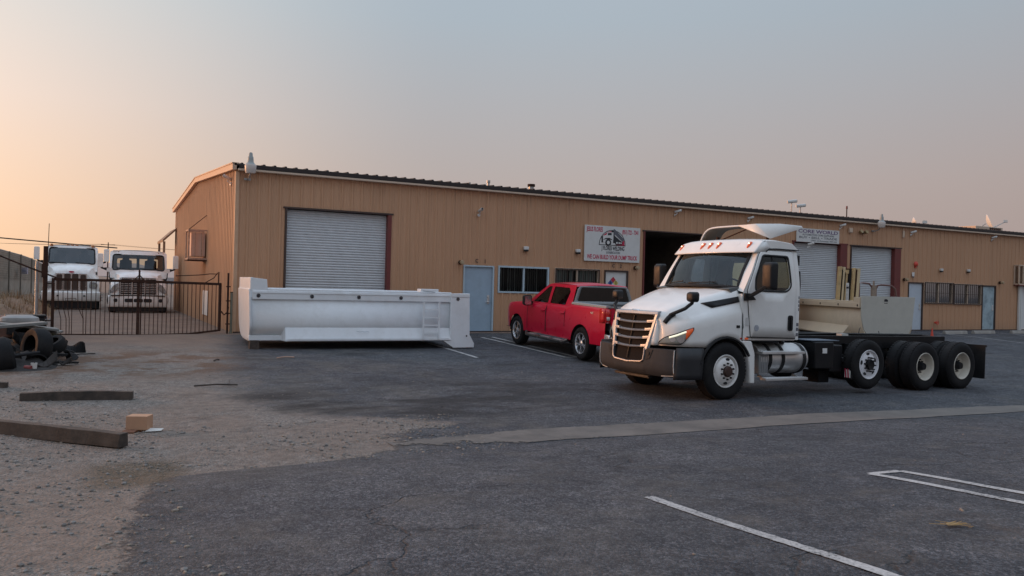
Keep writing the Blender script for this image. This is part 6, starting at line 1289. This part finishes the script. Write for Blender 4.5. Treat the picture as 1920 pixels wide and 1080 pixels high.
def board(x, y, z, l, w, h, rz, ry, mt_, lab, name='board', cat='board', grp=None):
    q = MB(); q.box(-l/2, l/2, -w/2, w/2, -h/2, h/2); o = q.build(name, mt_, None, bevel=.008); o.matrix_world = Matrix.Translation((x, y, z)) @ RZ_(rz) @ Matrix.Rotation(radians(ry), 4, 'Y'); return tag(o, lab, cat, grp)
board(-4.80, -4.55, .44, 1.1, .55, .05, 8, 7, slab, 'grey board lying on top of the scrap heap', grp='grey boards on the heap')
board(-5.05, -4.85, .48, 1.2, .35, .06, 20, -4, slab, 'brownish grey plank across the left end of the grey boards', grp='grey boards on the heap')
board(-4.55, -4.15, .36, .7, .45, .05, -14, 10, slab, 'short tilted grey board at the right end of the heap top', grp='grey boards on the heap')
q = MB(); q.loft([[(p[0]*k_, p[1]*k_, h) for p in rr(.75, .5, .2, 6)] for h, k_ in ((-.12, .9), (-.04, 1), (.03, .95), (.08, .6))]); o = q.build('white_sack', M('dusty_white_sack', (.30, .29, .28), .8, var=.12, scale=5, bump=.4, bscale=9)); o.matrix_world = Matrix.Translation((-5.0, -3.75, .56)); tag(o, 'pale bulging sack behind the grey boards', 'sack')
t = thing('plastic_crate', 'black plastic crate at the back of the scrap heap', 'crate', (-4.98, -1.6, .10), .1); q = MB(); q.box(-.42, .36, -.3, .3, 0, .42); q.build('crate_body', black, t, bevel=.02); q = MB()
for i in range(7): q.box(-.38+i*.105, -.35+i*.105, -.315, -.3005, .03, .39)
q.build('crate_ribs', black, t); MB().box(-.45, .39, -.33, .33, .42, .46).build('crate_rim', black, t, bevel=.01)
q = MB(); rows = []
for i in range(11): rows.append([Vector((-5.75+i*.115, -.9+j*.16, .46+.10*noise.noise((i*.5, j*.5, 0))+.05*noise.noise((i*1.4, j*1.4, 3))-.02*i*.3)) for j in range(6)])
q.grid(rows); tag(q.build('dark_tarp', M('grey_tarp', (.07, .07, .072), .6, var=.7, scale=7, bump=.5, bscale=12)), 'crumpled dark tarp with pale folds behind the black crate', 'tarp')
q = MB(); q.box(-5.9, -5.15, -1.5, -.7, 0, .5); tag(q.build('scrap_box', M('rust_box', (.14, .07, .05), .8, var=.3, scale=5), None, bevel=.03), 'rusty box under the crumpled tarp', 'box')
# sheets of bent black scrap and bars
for i, (p0, p1, w_, lab) in enumerate((((-4.75, -5.3, .30), (-3.95, -4.9, .03), .16, 'long black strip sliding down the right side of the heap'), ((-4.7, -6.0, .18), (-4.05, -5.75, .10), .14, 'thick dark beam end poking out of the heap'), ((-4.6, -6.35, .06), (-3.85, -6.3, .02), .12, 'ragged dark strip lying flat on the dirt by the heap'), ((-4.3, -5.2, .03), (-3.55, -4.75, .01), .05, 'thin dark rod lying on the dirt beyond the heap'))):
    q = MB(); a = Vector(p0)+Vector((0, 0, P_(p0[0], p0[1]))); c = Vector(p1)+Vector((0, 0, P_(p1[0], p1[1]))); n = 8; rings = []
    for k in range(n+1):
        p = a+(c-a)*k/n+Vector((0, 0, .02*noise.noise((k*.9, i*5, 0)))); ww = w_*(1-.4*k/n); rings.append([p+Vector((0, -ww/2, 0)), p+Vector((.02, -ww/2, ww*.5)), p+Vector((.02, ww/2, ww*.5)), p+Vector((0, ww/2, 0))])
    q.loft(rings); tag(q.build('scrap_strip', tarp), lab, 'scrap', 'dark scrap in the heap')
q = MB(); q.grid([[(x, y, P_(x, y)-.02+max(0, min(1, (-4.15-x)/.5))*max(0, min(1, (y+7.2)/.7))*max(0, min(1, (-3.3-y)/.6))*(.20+.16*noise.noise((x*2.5, y*2.5, 7))+.09*noise.noise((x*7, y*7, 2)))) for x in [-6.6+i*.07 for i in range(37)]] for y in [-7.3+j*.08 for j in range(52)]])
tag(q.build('scrap_mound', M('dark_scrap_soil', (.028, .024, .022), .95, var=.5, scale=9, bump=.6, bscale=30), None, smooth=50), 'low mound of dark soil and shreds under the scrap heap', 'mound')
rs = random.Random(11)
for i in range(40):
    x = rs.uniform(-5.6, -4.05); y = rs.uniform(-7.0, -3.8); h0 = .12+.36*max(0, 1-abs(x+5.0)/1.0)*rs.random(); a_ = rs.uniform(-.6, .6)+(pi if rs.random() < .4 else 0); l = rs.uniform(.2, .65); w_ = rs.uniform(.04, .24); q = MB(); rings = []; n = 7; ph = rs.uniform(0, 9)
    for k in range(n+1):
        t_ = k/n; p = Vector((x+l*t_*cos(a_), y+l*t_*sin(a_), P_(x, y)+h0*(1-.6*t_)+.06*sin(ph+t_*5))); tw = ph+t_*1.5; d1 = Vector((-sin(a_)*cos(tw), cos(a_)*cos(tw), sin(tw)))*w_/2; d2 = Vector((0, 0, .012)); rings.append([p-d1-d2, p+d1-d2, p+d1+d2, p-d1+d2])
    q.loft(rings); tag(q.build('scrap_strip', (tarp, rubber, M('dark_scrap', (.03, .024, .021), .8, var=.4))[i % 3], None, smooth=0), 'twisted strip of dark scrap jutting from the heap', 'scrap', 'twisted scrap strips')
q = MB(); q.tube([(-5.3, -6.9, P_(-5, -6.9)+.20), (-4.9, -6.75, P_(-5, -6.9)+.24), (-4.5, -6.5, P_(-4.5, -6.5)+.28)], .03); tag(q.build('bent_pipe', tarp), 'dark pipe across the front of the heap', 'pipe')
t = thing('paper_cup', 'white cup on the dirt in front of the heap', 'cup', (-4.56, -6.95, P_(-4.56, -6.95)-.01)); q = MB(); q.lathe([(0, 0), (.045, 0), (.055, .14), (.05, .14), (.04, .01)], ax='Z', n=18); q.build('cup_body', paper, t)
q = MB(); q.cyl((-4.70, -6.95, P_(-4.7, -6.95)+.045), (-4.60, -7.02, P_(-4.6, -7.0)+.045), .045); tag(q.build('red_can', M('dull_red', (.22, .05, .045), .6)), 'dull red can lying beside the white cup', 'can')
q = MB(); q.box(-.17, .17, -.03, .03, 0, .02); o = q.build('pale_lath', paper); o.matrix_world = Matrix.Translation((-4.35, -1.55, P_(-4.35, -1.55))) @ RZ_(3); tag(o, 'pale lath on the ground before the gate post', 'lath')
# timbers, carton
def timber(a, b, w, h, lab):
    a = Vector(a); b = Vector(b); d = (b-a); L_ = d.length; q = MB(); n = 14; rings = []
    for k in range(n+1):
        x = L_*k/n; jit = lambda j: .008*noise.noise((x*3, j*7, L_)); sagz = .015*sin(pi*k/n)
        rings.append([(x, -w/2+jit(1), 0+jit(2)*.3), (x, w/2+jit(3), 0), (x, w/2-.008+jit(4), h+sagz+jit(5)), (x, -w/2+.008+jit(6), h+sagz+jit(7))])
    q.loft(rings); o = q.build('timber_beam', wood, None, smooth=0, bevel=.006)
    zc = gz((a.x+b.x)/2, (a.y+b.y)/2); o.matrix_world = Matrix.Translation((a.x, a.y, zc-.012)) @ Matrix.Rotation(atan2(d.y, d.x), 4, 'Z'); return tag(o, lab, 'beam', 'old timbers on the gravel')
timber((-4.57, -10.2), (-3.07, -10.46), .14, .125, 'dark weathered timber lying level on the gravel farther back')
timber((-5.6, -11.75), (-3.33, -14.02), .14, .155, 'long brown timber slanting across the gravel nearer the camera')
timber((-5.6, -8.85), (-4.82, -8.95), .12, .10, 'timber end at the left edge below the scrap heap')
t = thing('cardboard_box', 'small cardboard box on the gravel by the long timber', 'box', (-3.11, -12.92, gz(-3.11, -12.92)), -.42); q = MB(); q.box(-.13, .13, -.10, .10, .03, .20); q.build('carton', card, t, bevel=.004); q = MB(); q.prism([(-.14, -.11, .028), (.02, -.115, .03), (.01, -.2, .012), (-.15, -.19, .01)], (0, 0, .006)); q.build('box_flap', M('brown_flap', (.16, .075, .045), .8), t)
q = MB(); q.prism([(0, 0, 0), (.18, -.02, .004), (.22, .10, .01), (.03, .12, .02)], (0, 0, .006)); o = q.build('paper_sheet', paper, None, smooth=0); o.matrix_world = Matrix.Translation((-3.05, -13.08, gz(-3.05, -13.08)+.012)); tag(o, 'crumpled white paper beside the cardboard box', 'paper')
# concrete wheel stops and the cone at the far bays
for x, lab in ((29.9, 'concrete wheel stop under the far barred windows'), (31.9, 'concrete wheel stop in front of the peeling door'), (34.7, 'concrete wheel stop by the far white door')):
    q = MB(); q.loft([[(xx, y, z+gz(x, -1.6)) for y, z in ((-.09, -.01), (.09, -.01), (.06, .13), (-.06, .13))] for xx in (-.75, -.7, .7, .75)]); o = q.build('wheel_stop', conc, None, bevel=.012); o.location = (x, -1.65, 0); tag(o, lab, 'wheel stop', 'concrete wheel stops')
t = thing('traffic_cone', 'small orange red cone by the far windows', 'cone', (27.0, -2.6, gz(27, -2.6))); t.scale = (.6, .6, .85); q = MB(); q.box(-.12, .12, -.12, .12, 0, .025); q.build('cone_base', redsafety, t); q = MB(); q.lathe([(.10, .02), (.03, .40), (0, .41)], ax='Z', n=18); q.build('cone_body', redsafety, t); q = MB(); q.lathe([(.081, .12), (.062, .22)], ax='Z', n=18); q.build('white_band', whitep, t)
# dry frond, sticks
q = MB(); fr_ = Vector((1.74, -20.56, gz(1.74, -20.56)+.02))
for i in range(26):
    a = rnd.uniform(-.5, .5)+(pi if i % 2 else 0)*(.0 if i < 18 else 1); l = rnd.uniform(.04, .12); p = fr_+Vector((rnd.uniform(-.05, .03), rnd.uniform(-.02, .02), 0)); d = Vector((cos(a-.45), sin(a-.45), rnd.uniform(-.03, .12))); n_ = Vector((-d.y, d.x, 0))*.0045; q.add([p-n_, p+n_, p+d*l+n_*.3, p+d*l-n_*.3], [(0, 1, 2, 3)])
tag(q.build('dry_frond', straw, None, smooth=0, solid=.003), 'dry yellow palm frond scrap on the asphalt at right', 'frond')
for i, (x, y, l, a, mt_, lab) in enumerate(((-.0, -6.0, .40, .1, M('pink_lath', (.45, .28, .20), .8), 'pinkish lath on the asphalt left of the dump body'), (-1.35, -6.3, .3, 1.0, wood, 'short bent stick on the dirt before the gate'), (-2.1, -9.6, .7, -.15, wood, 'long thin stick on the dirt right of the dark timber'))):
    q = MB(); z = gz(x, y)+.02; q.tube([(x, y, z), (x+l*.5*cos(a), y+l*.5*sin(a), z+.02), (x+l*cos(a+.1), y+l*sin(a+.1), z)], .014, 6); tag(q.build('stick', mt_), lab, 'stick')
# loose stones
b = MB(); ico = [(0, 0, 1), (.89, 0, .45), (.28, .85, .45), (-.72, .53, .45), (-.72, -.53, .45), (.28, -.85, .45), (.72, .53, -.45), (-.28, .85, -.45), (-.89, 0, -.45), (-.28, -.85, -.45), (.72, -.53, -.45), (0, 0, -1)]
icf = [(0, 1, 2), (0, 2, 3), (0, 3, 4), (0, 4, 5), (0, 5, 1), (1, 6, 2), (2, 7, 3), (3, 8, 4), (4, 9, 5), (5, 10, 1), (6, 7, 2), (7, 8, 3), (8, 9, 4), (9, 10, 5), (10, 6, 1), (11, 7, 6), (11, 8, 7), (11, 9, 8), (11, 10, 9), (11, 6, 10)]
cnt = 0
while cnt < 6500:
    u_ = rnd.random()
    if u_ < .62: x = rnd.uniform(-6.5, -3.0); y = rnd.uniform(-21, -9)
    elif u_ < .80: x = rnd.uniform(-3.2, 1.2); y = rnd.uniform(-15.6, -13.0)
    elif u_ < .9: x = rnd.uniform(-5, 0); y = rnd.uniform(-12, -3)
    else: x = rnd.uniform(-3, 12); y = rnd.uniform(-21, -6)
    if noise.noise((x*1.3, y*1.3, 5)) < -.15+.5*(u_ >= .8)*rnd.random(): continue
    r_ = .004+.013*rnd.random()**5*(1.5 if u_ < .8 else .7)+.004*rnd.random(); sx, sy, sz = rnd.uniform(.7, 1.4), rnd.uniform(.7, 1.3), rnd.uniform(.45, .8); a = rnd.uniform(0, 6.28); z = gz(x, y)
    b.mat(rnd.randrange(3)); b.add([(x+r_*(vx*sx*cos(a)-vy*sy*sin(a)), y+r_*(vx*sx*sin(a)+vy*sy*cos(a)), z+r_*(vz*sz+.25)) for vx, vy, vz in ico], icf); cnt += 1
tag(b.build('loose_gravel', [M('stone_grey', (.21, .195, .18), .9, var=.2), M('stone_tan', (.24, .20, .16), .9, var=.2), M('stone_dark', (.13, .12, .11), .9, var=.2)], smooth=0), 'loose stones scattered over the gravel and gutter edge', 'gravel', kind='stuff')
